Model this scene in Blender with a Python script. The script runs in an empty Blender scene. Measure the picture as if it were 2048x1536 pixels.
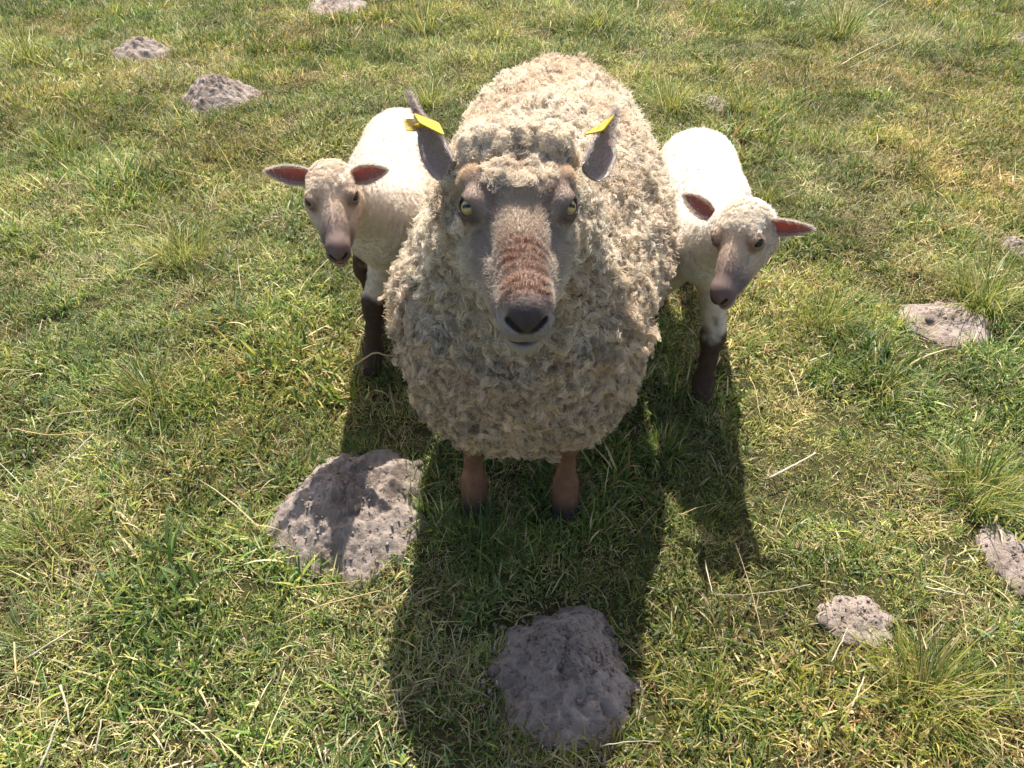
import bpy, math, random
import numpy as np
from mathutils import Vector

rng = np.random.default_rng(7)
random.seed(7)
scene = bpy.context.scene
R = math.radians

# ------------------------------------------------------------------ camera, sky, sun, exposure
CAM_H, CAM_PITCH, HFOV = 1.4, 40.0, 65.0
cam = bpy.data.cameras.new('camera')
cam_o = bpy.data.objects.new('camera', cam)
scene.collection.objects.link(cam_o)
cam_o.location = (0, 0, CAM_H)
cam_o.rotation_euler = (R(90 - CAM_PITCH), 0, 0)
cam.sensor_fit = 'HORIZONTAL'
cam.angle = R(HFOV)
cam.clip_start = 0.02
cam.clip_end = 2000
scene.camera = cam_o

SUN_EL, SUN_AZ = 58.5, 1.5            # sun behind the animals (+Y), a touch to the right
world = bpy.data.worlds.new('World')
scene.world = world
world.use_nodes = True
wn = world.node_tree
sky = wn.nodes.new('ShaderNodeTexSky')
sky.sky_type = 'NISHITA'
sky.sun_disc = False
sky.sun_elevation = R(SUN_EL)
sky.sun_rotation = R(SUN_AZ)
sky.dust_density = 3.0
sky.ozone_density = 0.6
wn.links.new(sky.outputs[0], wn.nodes['Background'].inputs[0])
wn.nodes['Background'].inputs[1].default_value = 0.105
sun = bpy.data.lights.new('sun', 'SUN')
sun.energy = 5.0
sun.angle = R(0.5)
sun.color = (1.0, 0.95, 0.87)
sun_o = bpy.data.objects.new('sun', sun)
scene.collection.objects.link(sun_o)
S = Vector((math.cos(R(SUN_EL)) * math.sin(R(SUN_AZ)), math.cos(R(SUN_EL)) * math.cos(R(SUN_AZ)), math.sin(R(SUN_EL))))
sun_o.rotation_euler = (-S).to_track_quat('-Z', 'Y').to_euler()
sun_o.location = (0, 0, 10)

scene.view_settings.view_transform = 'Standard'
scene.view_settings.look = 'None'
scene.view_settings.gamma = 1
scene.view_settings.use_curve_mapping = False
scene.view_settings.exposure = 1.12
scene.render.engine = 'CYCLES'
scene.cycles.use_denoising = True
scene.cycles.denoiser = 'OPENIMAGEDENOISE'
scene.cycles.denoising_input_passes = 'RGB_ALBEDO_NORMAL'
scene.cycles.use_adaptive_sampling = True
scene.cycles.adaptive_threshold = 0.03
scene.cycles.adaptive_min_samples = 24
scene.cycles.max_bounces = 6
scene.cycles.diffuse_bounces = 5
scene.cycles.transmission_bounces = 4
scene.cycles.transparent_max_bounces = 4
scene.cycles_curves.shape = 'RIBBONS'

# ------------------------------------------------------------------ photograph pixel -> direction -> point
F_PX = 1024 / math.tan(R(HFOV / 2))
_c, _s = math.cos(R(CAM_PITCH)), math.sin(R(CAM_PITCH))
def ray(u, v):
    dx, dy = (u - 1024) / F_PX, (768 - v) / F_PX
    return np.array([dx, _c + dy * _s, -_s + dy * _c])
def on_ground(u, v, z=0.0):
    d = ray(u, v)
    t = (z - CAM_H) / d[2]
    return np.array([0, 0, CAM_H]) + d * t
def at_depth(u, v, t):
    return np.array([0, 0, CAM_H]) + ray(u, v) * t

# ------------------------------------------------------------------ numpy helpers
def hash3(ix, iy, iz, k=0):
    h = (ix.astype(np.int64) * 73856093) ^ (iy.astype(np.int64) * 19349663) ^ (iz.astype(np.int64) * 83492791) ^ (k * 2654435761)
    h = (h ^ (h >> 13)) * 1274126177
    h = h & 0xFFFFFFFF
    h = ((h ^ (h >> 15)) * 2246822519) & 0xFFFFFFFF
    h = h ^ (h >> 13)
    return (h & 0xFFFFFF) / float(0xFFFFFF)
def vnoise(p, scale=1.0, k=0):
    """value noise in 0..1, p (N,3) or (N,2)"""
    p = np.asarray(p, float)
    if p.shape[-1] == 2:
        p = np.concatenate([p, np.zeros(p.shape[:-1] + (1,))], -1)
    q = p * scale
    i = np.floor(q).astype(np.int64)
    f = q - i
    f = f * f * (3 - 2 * f)
    out = 0
    for a in (0, 1):
        for b in (0, 1):
            for c in (0, 1):
                w = (f[..., 0] if a else 1 - f[..., 0]) * (f[..., 1] if b else 1 - f[..., 1]) * (f[..., 2] if c else 1 - f[..., 2])
                out = out + w * hash3(i[..., 0] + a, i[..., 1] + b, i[..., 2] + c, k)
    return out
def fbm(p, scale, octv=4, k=0, gain=0.5):
    t, a, n = 0, 1.0, 0
    for o in range(octv):
        t = t + a * vnoise(p, scale * 2 ** o, k + o * 17)
        n += a
        a *= gain
    return t / n
def worley(p, scale, k=0):
    q = p * scale
    i = np.floor(q).astype(np.int64)
    best = np.full(len(q), 9.0)
    for a in (-1, 0, 1):
        for b in (-1, 0, 1):
            for c in (-1, 0, 1):
                j = i + np.array([a, b, c])
                o = np.stack([hash3(j[:, 0], j[:, 1], j[:, 2], k + m) for m in (1, 2, 3)], -1)
                best = np.minimum(best, np.linalg.norm(j + o - q, axis=1))
    return best
def norm(v):
    return v / np.maximum(np.linalg.norm(v, axis=-1, keepdims=True), 1e-9)
def sstep(a, b, x):
    t = np.clip((x - a) / (b - a), 0, 1)
    return t * t * (3 - 2 * t)
def mix(a, b, w):
    w = np.asarray(w)[..., None]
    return np.asarray(a) * (1 - w) + np.asarray(b) * w

# ---- distance fields
def smin(a, b, k):
    h = np.maximum(k - np.abs(a - b), 0) / k
    return np.minimum(a, b) - h * h * k * 0.25
def ssub(a, b, k):
    return -smin(-a, b, k)
def rcone(p, a, b, r1, r2):
    a, b = np.asarray(a, float), np.asarray(b, float)
    ab = b - a
    t = np.clip(((p - a) @ ab) / (ab @ ab), 0, 1)
    return np.linalg.norm(p - a - t[:, None] * ab, axis=1) - (r1 + (r2 - r1) * t)
def ellip(p, c, r):
    q = p - np.asarray(c, float)
    r = np.asarray(r, float)
    k0 = np.linalg.norm(q / r, axis=1)
    k1 = np.linalg.norm(q / (r * r), axis=1)
    return k0 * (k0 - 1) / np.maximum(k1, 1e-6)
def sph(p, c, r):
    return np.linalg.norm(p - np.asarray(c, float), axis=1) - r
def chain(p, pts, k):
    d = None
    for (a, ra), (b, rb) in zip(pts[:-1], pts[1:]):
        e = rcone(p, a, b, ra, rb)
        d = e if d is None else smin(d, e, k)
    return d

def surface_nets(fn, lo, hi, h):
    """polygonise fn(points)<0, evaluated only near the surface; returns verts, quads"""
    lo, hi = np.asarray(lo, float), np.asarray(hi, float)
    B = 6
    nb = np.ceil((hi - lo) / (h * B)).astype(int)
    n = nb * B + 1
    ci = np.stack(np.meshgrid(*[np.arange(m) for m in nb], indexing='ij'), -1).reshape(-1, 3)
    cd = fn(lo + (ci + 0.5) * h * B)
    near = np.abs(cd) < h * B * 1.35
    D = np.repeat(np.repeat(np.repeat(cd.reshape(nb), B, 0), B, 1), B, 2)
    D = np.pad(D, ((0, 1),) * 3, mode='edge').astype(np.float32)
    o = np.stack(np.meshgrid(*[np.arange(B + 1)] * 3, indexing='ij'), -1).reshape(-1, 3)
    idx = (ci[near][:, None, :] * B + o[None]).reshape(-1, 3)
    flat = np.unique((idx[:, 0] * n[1] + idx[:, 1]) * n[2] + idx[:, 2])
    ii = np.stack([flat // (n[1] * n[2]), (flat // n[2]) % n[1], flat % n[2]], -1)
    D.reshape(-1)[flat] = fn(lo + ii * h)
    s = D < 0
    cnt = np.zeros(tuple(n - 1), np.int8)
    for a in (0, 1):
        for b in (0, 1):
            for c in (0, 1):
                cnt += s[a:n[0] - 1 + a, b:n[1] - 1 + b, c:n[2] - 1 + c]
    cells = np.argwhere((cnt > 0) & (cnt < 8))
    cid = np.full(tuple(n - 1), -1, np.int32)
    cid[tuple(cells.T)] = np.arange(len(cells))
    corners = np.array([[a, b, c] for a in (0, 1) for b in (0, 1) for c in (0, 1)])
    vals = np.stack([D[cells[:, 0] + c[0], cells[:, 1] + c[1], cells[:, 2] + c[2]] for c in corners], -1)
    acc = np.zeros((len(cells), 3))
    num = np.zeros(len(cells))
    for i in range(8):
        for j in range(i + 1, 8):
            if np.abs(corners[i] - corners[j]).sum() == 1:
                m = (vals[:, i] < 0) != (vals[:, j] < 0)
                den = vals[:, i] - vals[:, j]
                t = np.where(m, vals[:, i] / np.where(np.abs(den) < 1e-12, 1, den), 0)
                acc += m[:, None] * (corners[i] + t[:, None] * (corners[j] - corners[i]))
                num += m
    V = lo + (cells + acc / num[:, None]) * h
    Q = []
    for ax in range(3):
        b, c = (ax + 1) % 3, (ax + 2) % 3
        sl0, sl1 = [slice(None)] * 3, [slice(None)] * 3
        sl0[ax], sl1[ax] = slice(0, -1), slice(1, None)
        A0, A1 = s[tuple(sl0)], s[tuple(sl1)]
        e = np.argwhere(A0 != A1)
        e = e[(e[:, b] > 0) & (e[:, c] > 0) & (e[:, b] < n[b] - 1) & (e[:, c] < n[c] - 1)]
        q = []
        for db, dc in ((-1, -1), (0, -1), (0, 0), (-1, 0)):
            g = e.copy()
            g[:, b] += db
            g[:, c] += dc
            q.append(cid[tuple(g.T)])
        q = np.stack(q, -1)
        flip = ~A0[tuple(e.T)]
        q[flip] = q[flip][:, ::-1]
        Q.append(q)
    return V, np.concatenate(Q)

def vert_normals(V, Q):
    nrm = np.cross(V[Q[:, 2]] - V[Q[:, 0]], V[Q[:, 3]] - V[Q[:, 1]])
    out = np.zeros_like(V)
    for k in range(4):
        np.add.at(out, Q[:, k], nrm)
    return norm(out)
def sample_surface(V, Q, VN, n, weight=None):
    T = np.concatenate([Q[:, [0, 1, 2]], Q[:, [0, 2, 3]]])
    a = np.linalg.norm(np.cross(V[T[:, 1]] - V[T[:, 0]], V[T[:, 2]] - V[T[:, 0]]), axis=1)
    if weight is not None:
        a = a * weight[T].mean(1)
    t = np.searchsorted(np.cumsum(a) / a.sum(), rng.random(n))
    t = np.clip(t, 0, len(T) - 1)
    r1, r2 = np.sqrt(rng.random(n)), rng.random(n)
    w = np.stack([1 - r1, r1 * (1 - r2), r1 * r2], -1)
    P = (V[T[t]] * w[..., None]).sum(1)
    N = norm((VN[T[t]] * w[..., None]).sum(1))
    return P, N

# ------------------------------------------------------------------ materials
def new_mat(name):
    m = bpy.data.materials.new(name)
    m.use_nodes = True
    nt = m.node_tree
    for nd in list(nt.nodes):
        nt.nodes.remove(nd)
    return m, nt, nt.nodes.new('ShaderNodeOutputMaterial')
def attr_node(nt, name, typ='GEOMETRY'):
    a = nt.nodes.new('ShaderNodeAttribute')
    a.attribute_type = typ
    a.attribute_name = name
    return a
def mat_attr(name, attr='col', rough=0.85, spec=0.2, translucent=0.0, trans_tint=None, bump=None, sheen=0.0):
    m, nt, out = new_mat(name)
    a = attr_node(nt, attr)
    p = nt.nodes.new('ShaderNodeBsdfPrincipled')
    p.inputs['Roughness'].default_value = rough
    p.inputs['Specular IOR Level'].default_value = spec
    p.inputs['Sheen Weight'].default_value = sheen
    nt.links.new(a.outputs['Color'], p.inputs['Base Color'])
    last = p
    if bump:
        sc, st, dist = bump
        tx = nt.nodes.new('ShaderNodeTexNoise')
        tx.inputs['Scale'].default_value = sc
        tx.inputs['Detail'].default_value = 5
        co = nt.nodes.new('ShaderNodeTexCoord')
        nt.links.new(co.outputs['Object'], tx.inputs['Vector'])
        b = nt.nodes.new('ShaderNodeBump')
        b.inputs['Strength'].default_value = st
        b.inputs['Distance'].default_value = dist
        nt.links.new(tx.outputs[0], b.inputs['Height'])
        nt.links.new(b.outputs[0], p.inputs['Normal'])
    if translucent:
        t = nt.nodes.new('ShaderNodeBsdfTranslucent')
        if trans_tint:
            mx = nt.nodes.new('ShaderNodeMix')
            mx.data_type = 'RGBA'
            mx.blend_type = 'MULTIPLY'
            mx.inputs[0].default_value = 1
            nt.links.new(a.outputs['Color'], mx.inputs[6])
            mx.inputs[7].default_value = (*trans_tint, 1)
            nt.links.new(mx.outputs[2], t.inputs['Color'])
        else:
            nt.links.new(a.outputs['Color'], t.inputs['Color'])
        s = nt.nodes.new('ShaderNodeMixShader')
        s.inputs[0].default_value = translucent
        nt.links.new(p.outputs[0], s.inputs[1])
        nt.links.new(t.outputs[0], s.inputs[2])
        last = s
    nt.links.new(last.outputs[0], out.inputs[0])
    return m

M_WOOL = mat_attr('wool_fibre', rough=0.9, spec=0.1, translucent=0.3)
M_FUR = mat_attr('short_hair', rough=0.7, spec=0.25, translucent=0.15)
M_SKIN = mat_attr('animal_skin', rough=0.75, spec=0.25, bump=(260, 0.5, 0.002))
M_LAMB = mat_attr('lamb_skin', rough=0.85, spec=0.15, bump=(200, 0.15, 0.002))
M_EAR = mat_attr('ear_skin', rough=0.7, spec=0.2, translucent=0.5, trans_tint=(1.0, 0.46, 0.36))
M_EAR_EWE = mat_attr('ewe_ear_skin', rough=0.75, spec=0.2, translucent=0.15, bump=(300, 0.5, 0.001))
M_EYE = mat_attr('eye_surface', rough=0.16, spec=0.45)
M_TAG = mat_attr('yellow_plastic', rough=0.4, spec=0.4, translucent=0.3)
M_STRAW = mat_attr('dry_straw', rough=0.6, spec=0.3, translucent=0.15)

def blade_mat():
    m, nt, out = new_mat('grass_blade')
    a = attr_node(nt, 'col')
    b = attr_node(nt, 'tint', 'INSTANCER')
    mx = nt.nodes.new('ShaderNodeMix')
    mx.data_type = 'RGBA'
    mx.blend_type = 'MULTIPLY'
    mx.inputs[0].default_value = 1
    nt.links.new(a.outputs['Color'], mx.inputs[6])
    nt.links.new(b.outputs['Color'], mx.inputs[7])
    p = nt.nodes.new('ShaderNodeBsdfPrincipled')
    p.inputs['Roughness'].default_value = 0.5
    p.inputs['Specular IOR Level'].default_value = 0.35
    t = nt.nodes.new('ShaderNodeBsdfTranslucent')
    s = nt.nodes.new('ShaderNodeMixShader')
    s.inputs[0].default_value = 0.4
    nt.links.new(mx.outputs[2], p.inputs['Base Color'])
    nt.links.new(mx.outputs[2], t.inputs['Color'])
    nt.links.new(p.outputs[0], s.inputs[1])
    nt.links.new(t.outputs[0], s.inputs[2])
    nt.links.new(s.outputs[0], out.inputs[0])
    return m
M_TURF = blade_mat()
M_BLADE = mat_attr('tussock_blade', rough=0.45, spec=0.4, translucent=0.4)

def soil_mat(name, c1, c2, c3, scale, bump):
    m, nt, out = new_mat(name)
    co = nt.nodes.new('ShaderNodeTexCoord')
    n1 = nt.nodes.new('ShaderNodeTexNoise')
    n1.inputs['Scale'].default_value = scale
    n1.inputs['Detail'].default_value = 8
    n1.inputs['Roughness'].default_value = 0.65
    nt.links.new(co.outputs['Object'], n1.inputs['Vector'])
    cr = nt.nodes.new('ShaderNodeValToRGB')
    e = cr.color_ramp.elements
    e[0].position, e[0].color = 0.3, (*c1, 1)
    e[1].position, e[1].color = 0.7, (*c3, 1)
    k = e.new(0.5)
    k.color = (*c2, 1)
    nt.links.new(n1.outputs[0], cr.inputs[0])
    n2 = nt.nodes.new('ShaderNodeTexNoise')
    n2.inputs['Scale'].default_value = 170
    n2.inputs['Detail'].default_value = 6
    n2.inputs['Roughness'].default_value = 0.7
    nt.links.new(co.outputs['Object'], n2.inputs['Vector'])
    b = nt.nodes.new('ShaderNodeBump')
    b.inputs['Strength'].default_value = 0.9
    b.inputs['Distance'].default_value = bump
    nt.links.new(n2.outputs[0], b.inputs['Height'])
    p = nt.nodes.new('ShaderNodeBsdfPrincipled')
    p.inputs['Roughness'].default_value = 0.95
    p.inputs['Specular IOR Level'].default_value = 0.1
    nt.links.new(cr.outputs[0], p.inputs['Base Color'])
    nt.links.new(b.outputs[0], p.inputs['Normal'])
    nt.links.new(p.outputs[0], out.inputs[0])
    return m
M_SOIL = soil_mat('sandy_soil', (0.175, 0.132, 0.106), (0.275, 0.222, 0.187), (0.365, 0.305, 0.262), 14, 0.006)
M_GROUND = soil_mat('thatch_soil', (0.032, 0.032, 0.011), (0.06, 0.056, 0.021), (0.10, 0.088, 0.038), 30, 0.012)

# ------------------------------------------------------------------ object helpers
COL = scene.collection
def mesh_data(name, V, F, mat, col=None, smooth=True, mats=None, mat_idx=None):
    me = bpy.data.meshes.new(name)
    V = np.asarray(V, np.float32)
    if isinstance(F, np.ndarray):
        nf, k = F.shape
        me.vertices.add(len(V))
        me.vertices.foreach_set('co', V.ravel())
        me.loops.add(nf * k)
        me.loops.foreach_set('vertex_index', F.ravel().astype(np.int32))
        me.polygons.add(nf)
        me.polygons.foreach_set('loop_start', np.arange(0, nf * k, k, dtype=np.int32))
        me.update(calc_edges=True)
    else:
        me.from_pydata([tuple(v) for v in V.tolist()], [], F)
        me.update()
    me.polygons.foreach_set('use_smooth', np.full(len(me.polygons), smooth))
    for m in (mats or [mat]):
        me.materials.append(m)
    if mat_idx is not None:
        me.polygons.foreach_set('material_index', np.asarray(mat_idx, np.int32))
    if col is not None:
        at = me.attributes.new('col', 'FLOAT_COLOR', 'POINT')
        c = np.ones((len(V), 4), np.float32)
        c[:, :3] = col
        at.data.foreach_set('color', c.ravel())
    me.validate()
    return me
def link(name, data, parent=None, loc=None):
    o = bpy.data.objects.new(name, data)
    COL.objects.link(o)
    if parent is not None:
        o.parent = parent
    if loc is not None:
        o.location = loc
    return o
def tag(o, label, cat, group=None):
    o['label'] = label
    o['category'] = cat
    if group:
        o['group'] = group
    return o
def thing(name, loc, label, cat, group=None):
    return tag(link(name, None, None, loc), label, cat, group)
def hair_object(name, P, rad, colr, mat, parent, base):
    """P (n,k,3) fibre points, rad (n,k), colr (n,k,3)"""
    n, k = P.shape[:2]
    cu = bpy.data.hair_curves.new(name)
    cu.add_curves([k] * n)
    cu.attributes['position'].data.foreach_set('vector', (P - np.asarray(base)).astype(np.float32).ravel())
    ra = cu.attributes.get('radius') or cu.attributes.new('radius', 'FLOAT', 'POINT')
    ra.data.foreach_set('value', np.broadcast_to(rad, (n, k)).astype(np.float32).ravel())
    ca = cu.attributes.new('col', 'FLOAT_COLOR', 'POINT')
    c = np.ones((n, k, 4), np.float32)
    c[..., :3] = colr
    ca.data.foreach_set('color', c.ravel())
    cu.materials.append(mat)
    return link(name, cu, parent)

# ------------------------------------------------------------------ ground
def ground_h(x, y):
    p = np.stack([np.asarray(x, float), np.asarray(y, float)], -1)
    fade = np.exp(-(np.asarray(x) ** 2 + (np.asarray(y) - 2.5) ** 2) / 90.0)
    return ((fbm(p + 31, 1.3, 3, 3) - 0.5) * 0.07 + (vnoise(p + 9, 5.5, 8) - 0.5) * 0.025) * fade

def axis_coords(c0, c1, step, far):
    core = np.arange(c0, c1 + 1e-6, step)
    ext, d = [], step
    while not ext or ext[-1] < far:
        d *= 1.25
        ext.append((ext[-1] if ext else 0) + d)
    ext = np.array(ext)
    return np.concatenate([c0 - ext[::-1], core, c1 + ext])
gx, gy = axis_coords(-5.5, 5.5, 0.05, 700), axis_coords(-1, 8, 0.05, 700)
GX, GY = np.meshgrid(gx, gy, indexing='ij')
GZ = ground_h(GX, GY)
gi = np.arange(GX.size).reshape(GX.shape)
gq = np.stack([gi[:-1, :-1], gi[1:, :-1], gi[1:, 1:], gi[:-1, 1:]], -1).reshape(-1, 4)
ground = link('ground', mesh_data('ground', np.stack([GX, GY, GZ], -1).reshape(-1, 3), gq, M_GROUND))
ground['kind'] = 'structure'
ground['label'] = 'dry pasture ground under the short grass'

# ------------------------------------------------------------------ molehills
ICO_V, ICO_F = None, None
def ico():
    global ICO_V, ICO_F
    import bmesh
    bm = bmesh.new()
    bmesh.ops.create_icosphere(bm, subdivisions=1, radius=1)
    ICO_V = np.array([v.co[:] for v in bm.verts])
    ICO_F = np.array([[v.index for v in f.verts] for f in bm.faces])
    bm.free()
    bm = bmesh.new()
    bmesh.ops.create_icosphere(bm, subdivisions=2, radius=1)
    a = np.array([v.co[:] for v in bm.verts]), np.array([[v.index for v in f.verts] for f in bm.faces])
    bm.free()
    return a
ICO2_V, ICO2_F = ico()
CLODS = []
for i in range(7):
    v = ICO2_V * (1 + 1.1 * (fbm(ICO2_V + i * 7.3, 1.3, 3, i)[:, None] - 0.5)) * np.array([1, rng.uniform(0.7, 1), rng.uniform(0.55, 0.8)])
    CLODS.append(mesh_data('clod', v, ICO2_F, M_SOIL))
BARE = []          # (x, y, rx, ry) kept free of turf
def molehill(u, v, w_px, h_px, height, label, clods, lobes=(), crumbs=200, seed=0):
    """centre, width and height in photo pixels on the ground"""
    r = np.random.default_rng(100 + seed)
    c = on_ground(u, v)
    rx = np.linalg.norm(on_ground(u + w_px / 2, v) - on_ground(u - w_px / 2, v)) / 2
    dp = on_ground(u, v - h_px / 2) - on_ground(u, v + h_px / 2)
    ry = dp[1] / 2
    base = np.array([c[0], c[1], ground_h(c[0], c[1])])
    near = w_px > 130
    nr, na = (84, 230) if near else (40, 110)
    s = np.linspace(0, 1.22, nr)[:, None]
    a = np.linspace(0, 2 * np.pi, na, endpoint=False)[None, :]
    circ = np.stack([np.cos(a[0]), np.sin(a[0])], -1)
    edge = 1 + 0.42 * (fbm(circ * 1.3 + seed * 3.1, 1.2, 3, seed) - 0.5) + 0.22 * (vnoise(circ * 4 + seed, 1.3, seed + 4) - 0.5)
    X, Y = s * np.cos(a) * rx * edge, s * np.sin(a) * ry * edge
    prof = np.clip(1 - s ** 2, 0, 1) ** 1.1 * np.ones_like(a)
    p2 = np.stack([X, Y], -1) + seed * 11.7
    Z = height * prof * (0.7 + 0.6 * fbm(p2, 6, 2, seed + 1))
    for lx, ly, lr, lh in lobes:
        Z = Z + lh * np.exp(-(((X / rx - lx) ** 2 + (Y / ry - ly) ** 2) / lr ** 2))
    rg = np.clip(1.2 - s, 0, 1) ** 0.5 * min(1.0, 0.35 + height / 0.07)
    p3 = np.stack([p2[..., 0], p2[..., 1], Z * 0.8], -1).reshape(-1, 3)
    l1, l2 = worley(p3, 30, seed).reshape(X.shape), worley(p3, 75, seed + 9).reshape(X.shape)
    Z = Z + rg * ((0.5 - l1) * 0.030 * (0.3 + 1.4 * vnoise(p3, 9, seed + 3).reshape(X.shape)) + (0.5 - l2) * 0.0065 + (fbm(p3, 38, 4, seed + 2, 0.65).reshape(X.shape) - 0.5) * 0.030)
    Z = np.maximum(Z, 0.007 * np.clip((1.08 - s) / 0.25, 0, 1) + 0.3 * Z)
    gz = ground_h(X + c[0], Y + c[1]) - base[2]
    Zf = np.where(s > 1.0, gz + Z * 0.2 - (s - 1.0) * 0.18, gz + Z + 0.004)
    V = np.stack([X, Y, Zf], -1).reshape(-1, 3)
    gi = np.arange(nr * na).reshape(nr, na)
    Qd = np.stack([gi[:-1], gi[1:], np.roll(gi[1:], -1, 1), np.roll(gi[:-1], -1, 1)], -1).reshape(-1, 4)
    t = thing('molehill', base, label, 'molehill', 'molehills in the pasture')
    link('mound', mesh_data('mound', V, Qd, M_SOIL), t)
    Vg = V.reshape(nr, na, 3)
    for i in range(clods):
        q = r.random()
        ir = int(np.clip((0.98 if q < 0.8 else r.random() ** 0.6) * 0.84 * nr + r.normal() * 2.5, 0, nr - 3))
        ia = r.integers(na)
        o = link('clod', CLODS[r.integers(7)], t, Vg[ir, ia] - np.array([0, 0, 0.002]))
        sz = 0.005 + 0.013 * r.random() ** 3.0
        o.scale = (sz, sz, sz)
        o.rotation_euler = tuple(r.uniform(0, 6.28, 3))
    if crumbs:
        ir = np.clip(((1 - r.random(crumbs) ** 1.7) * 0.93 * nr + r.normal(0, 1.5, crumbs)).astype(int), 0, nr - 2)
        ia = r.integers(0, na, crumbs)
        cp = Vg[ir, ia] + r.normal(0, 0.004, (crumbs, 3)) * np.array([1, 1, 0.2])
        sz = 0.0012 + 0.0032 * r.random(crumbs) ** 2.5
        out_ = r.random(crumbs) < 0.14
        cp[out_, :2] *= r.uniform(1.0, 1.22, (out_.sum(), 1))
        cp[out_, 2] = ground_h(cp[out_, 0] + c[0], cp[out_, 1] + c[1]) - base[2] + r.uniform(0.006, 0.016, out_.sum())
        cv = cp[:, None] + ICO_V[None] * sz[:, None, None] * (1 + 0.3 * r.normal(size=(crumbs, len(ICO_V), 1)))
        cf = (ICO_F[None] + np.arange(crumbs)[:, None, None] * len(ICO_V)).reshape(-1, 3)
        k = link('soil_crumbs', mesh_data('soil_crumbs', cv.reshape(-1, 3), cf, M_SOIL), t)
        k['kind'] = 'stuff'
    BARE.append((c[0], c[1], rx, ry, seed))
    return t

molehill(708, 1032, 300, 245, 0.085, 'tall rough molehill beside the front hoof of the ewe, half in shadow', 55,
         ((0.35, 0.65, 0.45, 0.03), (-0.35, 0.2, 0.5, 0.035)), 1300, 1)
molehill(1132, 1350, 310, 260, 0.05, 'broad grey molehill lying wholly in the shadow of the ewe', 60, ((-0.1, 0.3, 0.5, 0.02),), 2600, 2)
molehill(442, 203, 150, 56, 0.085, 'rounded molehill behind the left lamb, the nearer of two', 26, ((-0.3, 0.2, 0.5, 0.02),), 160, 3)
molehill(286, 106, 108, 36, 0.075, 'farther molehill at the upper left, with lumpy top', 18, (), 120, 4)
molehill(675, 16, 120, 34, 0.03, 'low flattened molehill at the top edge, left of the tussocks', 10, (), 60, 5)
molehill(1432, 212, 44, 34, 0.02, 'tiny bare earth patch just behind the right lamb', 6, (), 40, 6)
molehill(1890, 642, 170, 84, 0.018, 'flat trampled pale molehill under the tussock at the right', 8, (), 200, 7)
molehill(1712, 1248, 150, 100, 0.022, 'crumbled molehill beside the big tussock at lower right', 10, (), 260, 8)
molehill(2030, 1120, 120, 150, 0.03, 'pale sandy molehill cut by the right edge of the picture', 10, (), 220, 9)
molehill(2034, 498, 50, 40, 0.03, 'small molehill at the right edge behind a tussock', 6, (), 60, 10)
molehill(2046, 88, 40, 28, 0.03, 'small far molehill in the upper right corner', 4, (), 30, 11)
molehill(1955, 22, 90, 20, 0.012, 'faint worn earth patch near the upper right corner', 4, (), 30, 12)

# ------------------------------------------------------------------ grass blades
def blades(n, spread, lmin, lmax, wmin, wmax, lean, curl, segs, colors, weights, r, cx=0, cy=0, tipdry=0.3, outward=0.6, zfun=None, power=1.0):
    """n curved tapering blades as one strip mesh each; returns V, F(tri), col"""
    ang = r.uniform(0, 2 * np.pi, n)
    rad = spread * r.random(n) ** power
    bx, by = cx + rad * np.cos(ang), cy + rad * np.sin(ang)
    az = np.where(r.random(n) < outward, ang + r.normal(0, 0.5, n), r.uniform(0, 2 * np.pi, n))
    L = lmin + (lmax - lmin) * r.random(n) ** 1.3
    W = r.uniform(wmin, wmax, n) * 0.5
    th0 = np.abs(r.normal(0, lean, n)) + 0.25 * lean * rad / max(spread, 1e-6)
    kap = np.abs(r.normal(0, curl, n)) + 0.1
    tw = r.normal(0, 0.7, n)
    pos = np.stack([bx, by, zfun(bx, by) if zfun else np.zeros(n)], -1)
    pos[:, 2] -= 0.004
    ci = r.choice(len(colors), n, p=np.array(weights) / sum(weights))
    base = np.asarray(colors)[ci] * r.uniform(0.75, 1.25, (n, 1)) * np.stack([r.uniform(0.92, 1.08, n), np.ones(n), r.uniform(0.85, 1.15, n)], -1)
    dry = np.array([0.34, 0.27, 0.13])
    rows, cols = [], []
    kink = r.random(n) < 0.12
    kz = r.uniform(0.4, 0.8, n)
    for i in range(segs + 1):
        s = i / segs
        th = th0 + kap * s + np.where(kink & (s > kz), 1.1, 0)
        d = np.stack([np.sin(th) * np.cos(az), np.sin(th) * np.sin(az), np.cos(th)], -1)
        if i:
            pos = pos + d * (L / segs)[:, None]
        sa = az + np.pi / 2 + tw * s
        side = np.stack([np.cos(sa), np.sin(sa), 0.25 * np.sin(tw * 3 + s)], -1)
        w = W * (1 - s ** 2.2) * (0.7 + 0.3 * min(1, s * 3))
        c = mix(base, dry * r.uniform(0.8, 1.2, (n, 1)), np.clip((s - 0.55) * 2, 0, 1) * tipdry * (r.random(n) < 0.6))
        c = mix(c, c * np.array([1.1, 0.92, 0.75]) , (1 - s) * 0.5 * np.ones(n))
        if i < segs:
            rows += [pos - side * w[:, None], pos + side * w[:, None]]
            cols += [c, c]
        else:
            rows.append(pos)
            cols.append(c)
    V = np.stack(rows, 1)
    C = np.stack(cols, 1)
    m = V.shape[1]
    f = []
    for i in range(segs - 1):
        a = 2 * i
        f += [[a, a + 1, a + 3], [a, a + 3, a + 2]]
    a = 2 * (segs - 1)
    f.append([a, a + 1, a + 2])
    Fc = (np.array(f)[None] + (np.arange(n) * m)[:, None, None]).reshape(-1, 3)
    return V.reshape(-1, 3), Fc, C.reshape(-1, 3)

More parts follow.
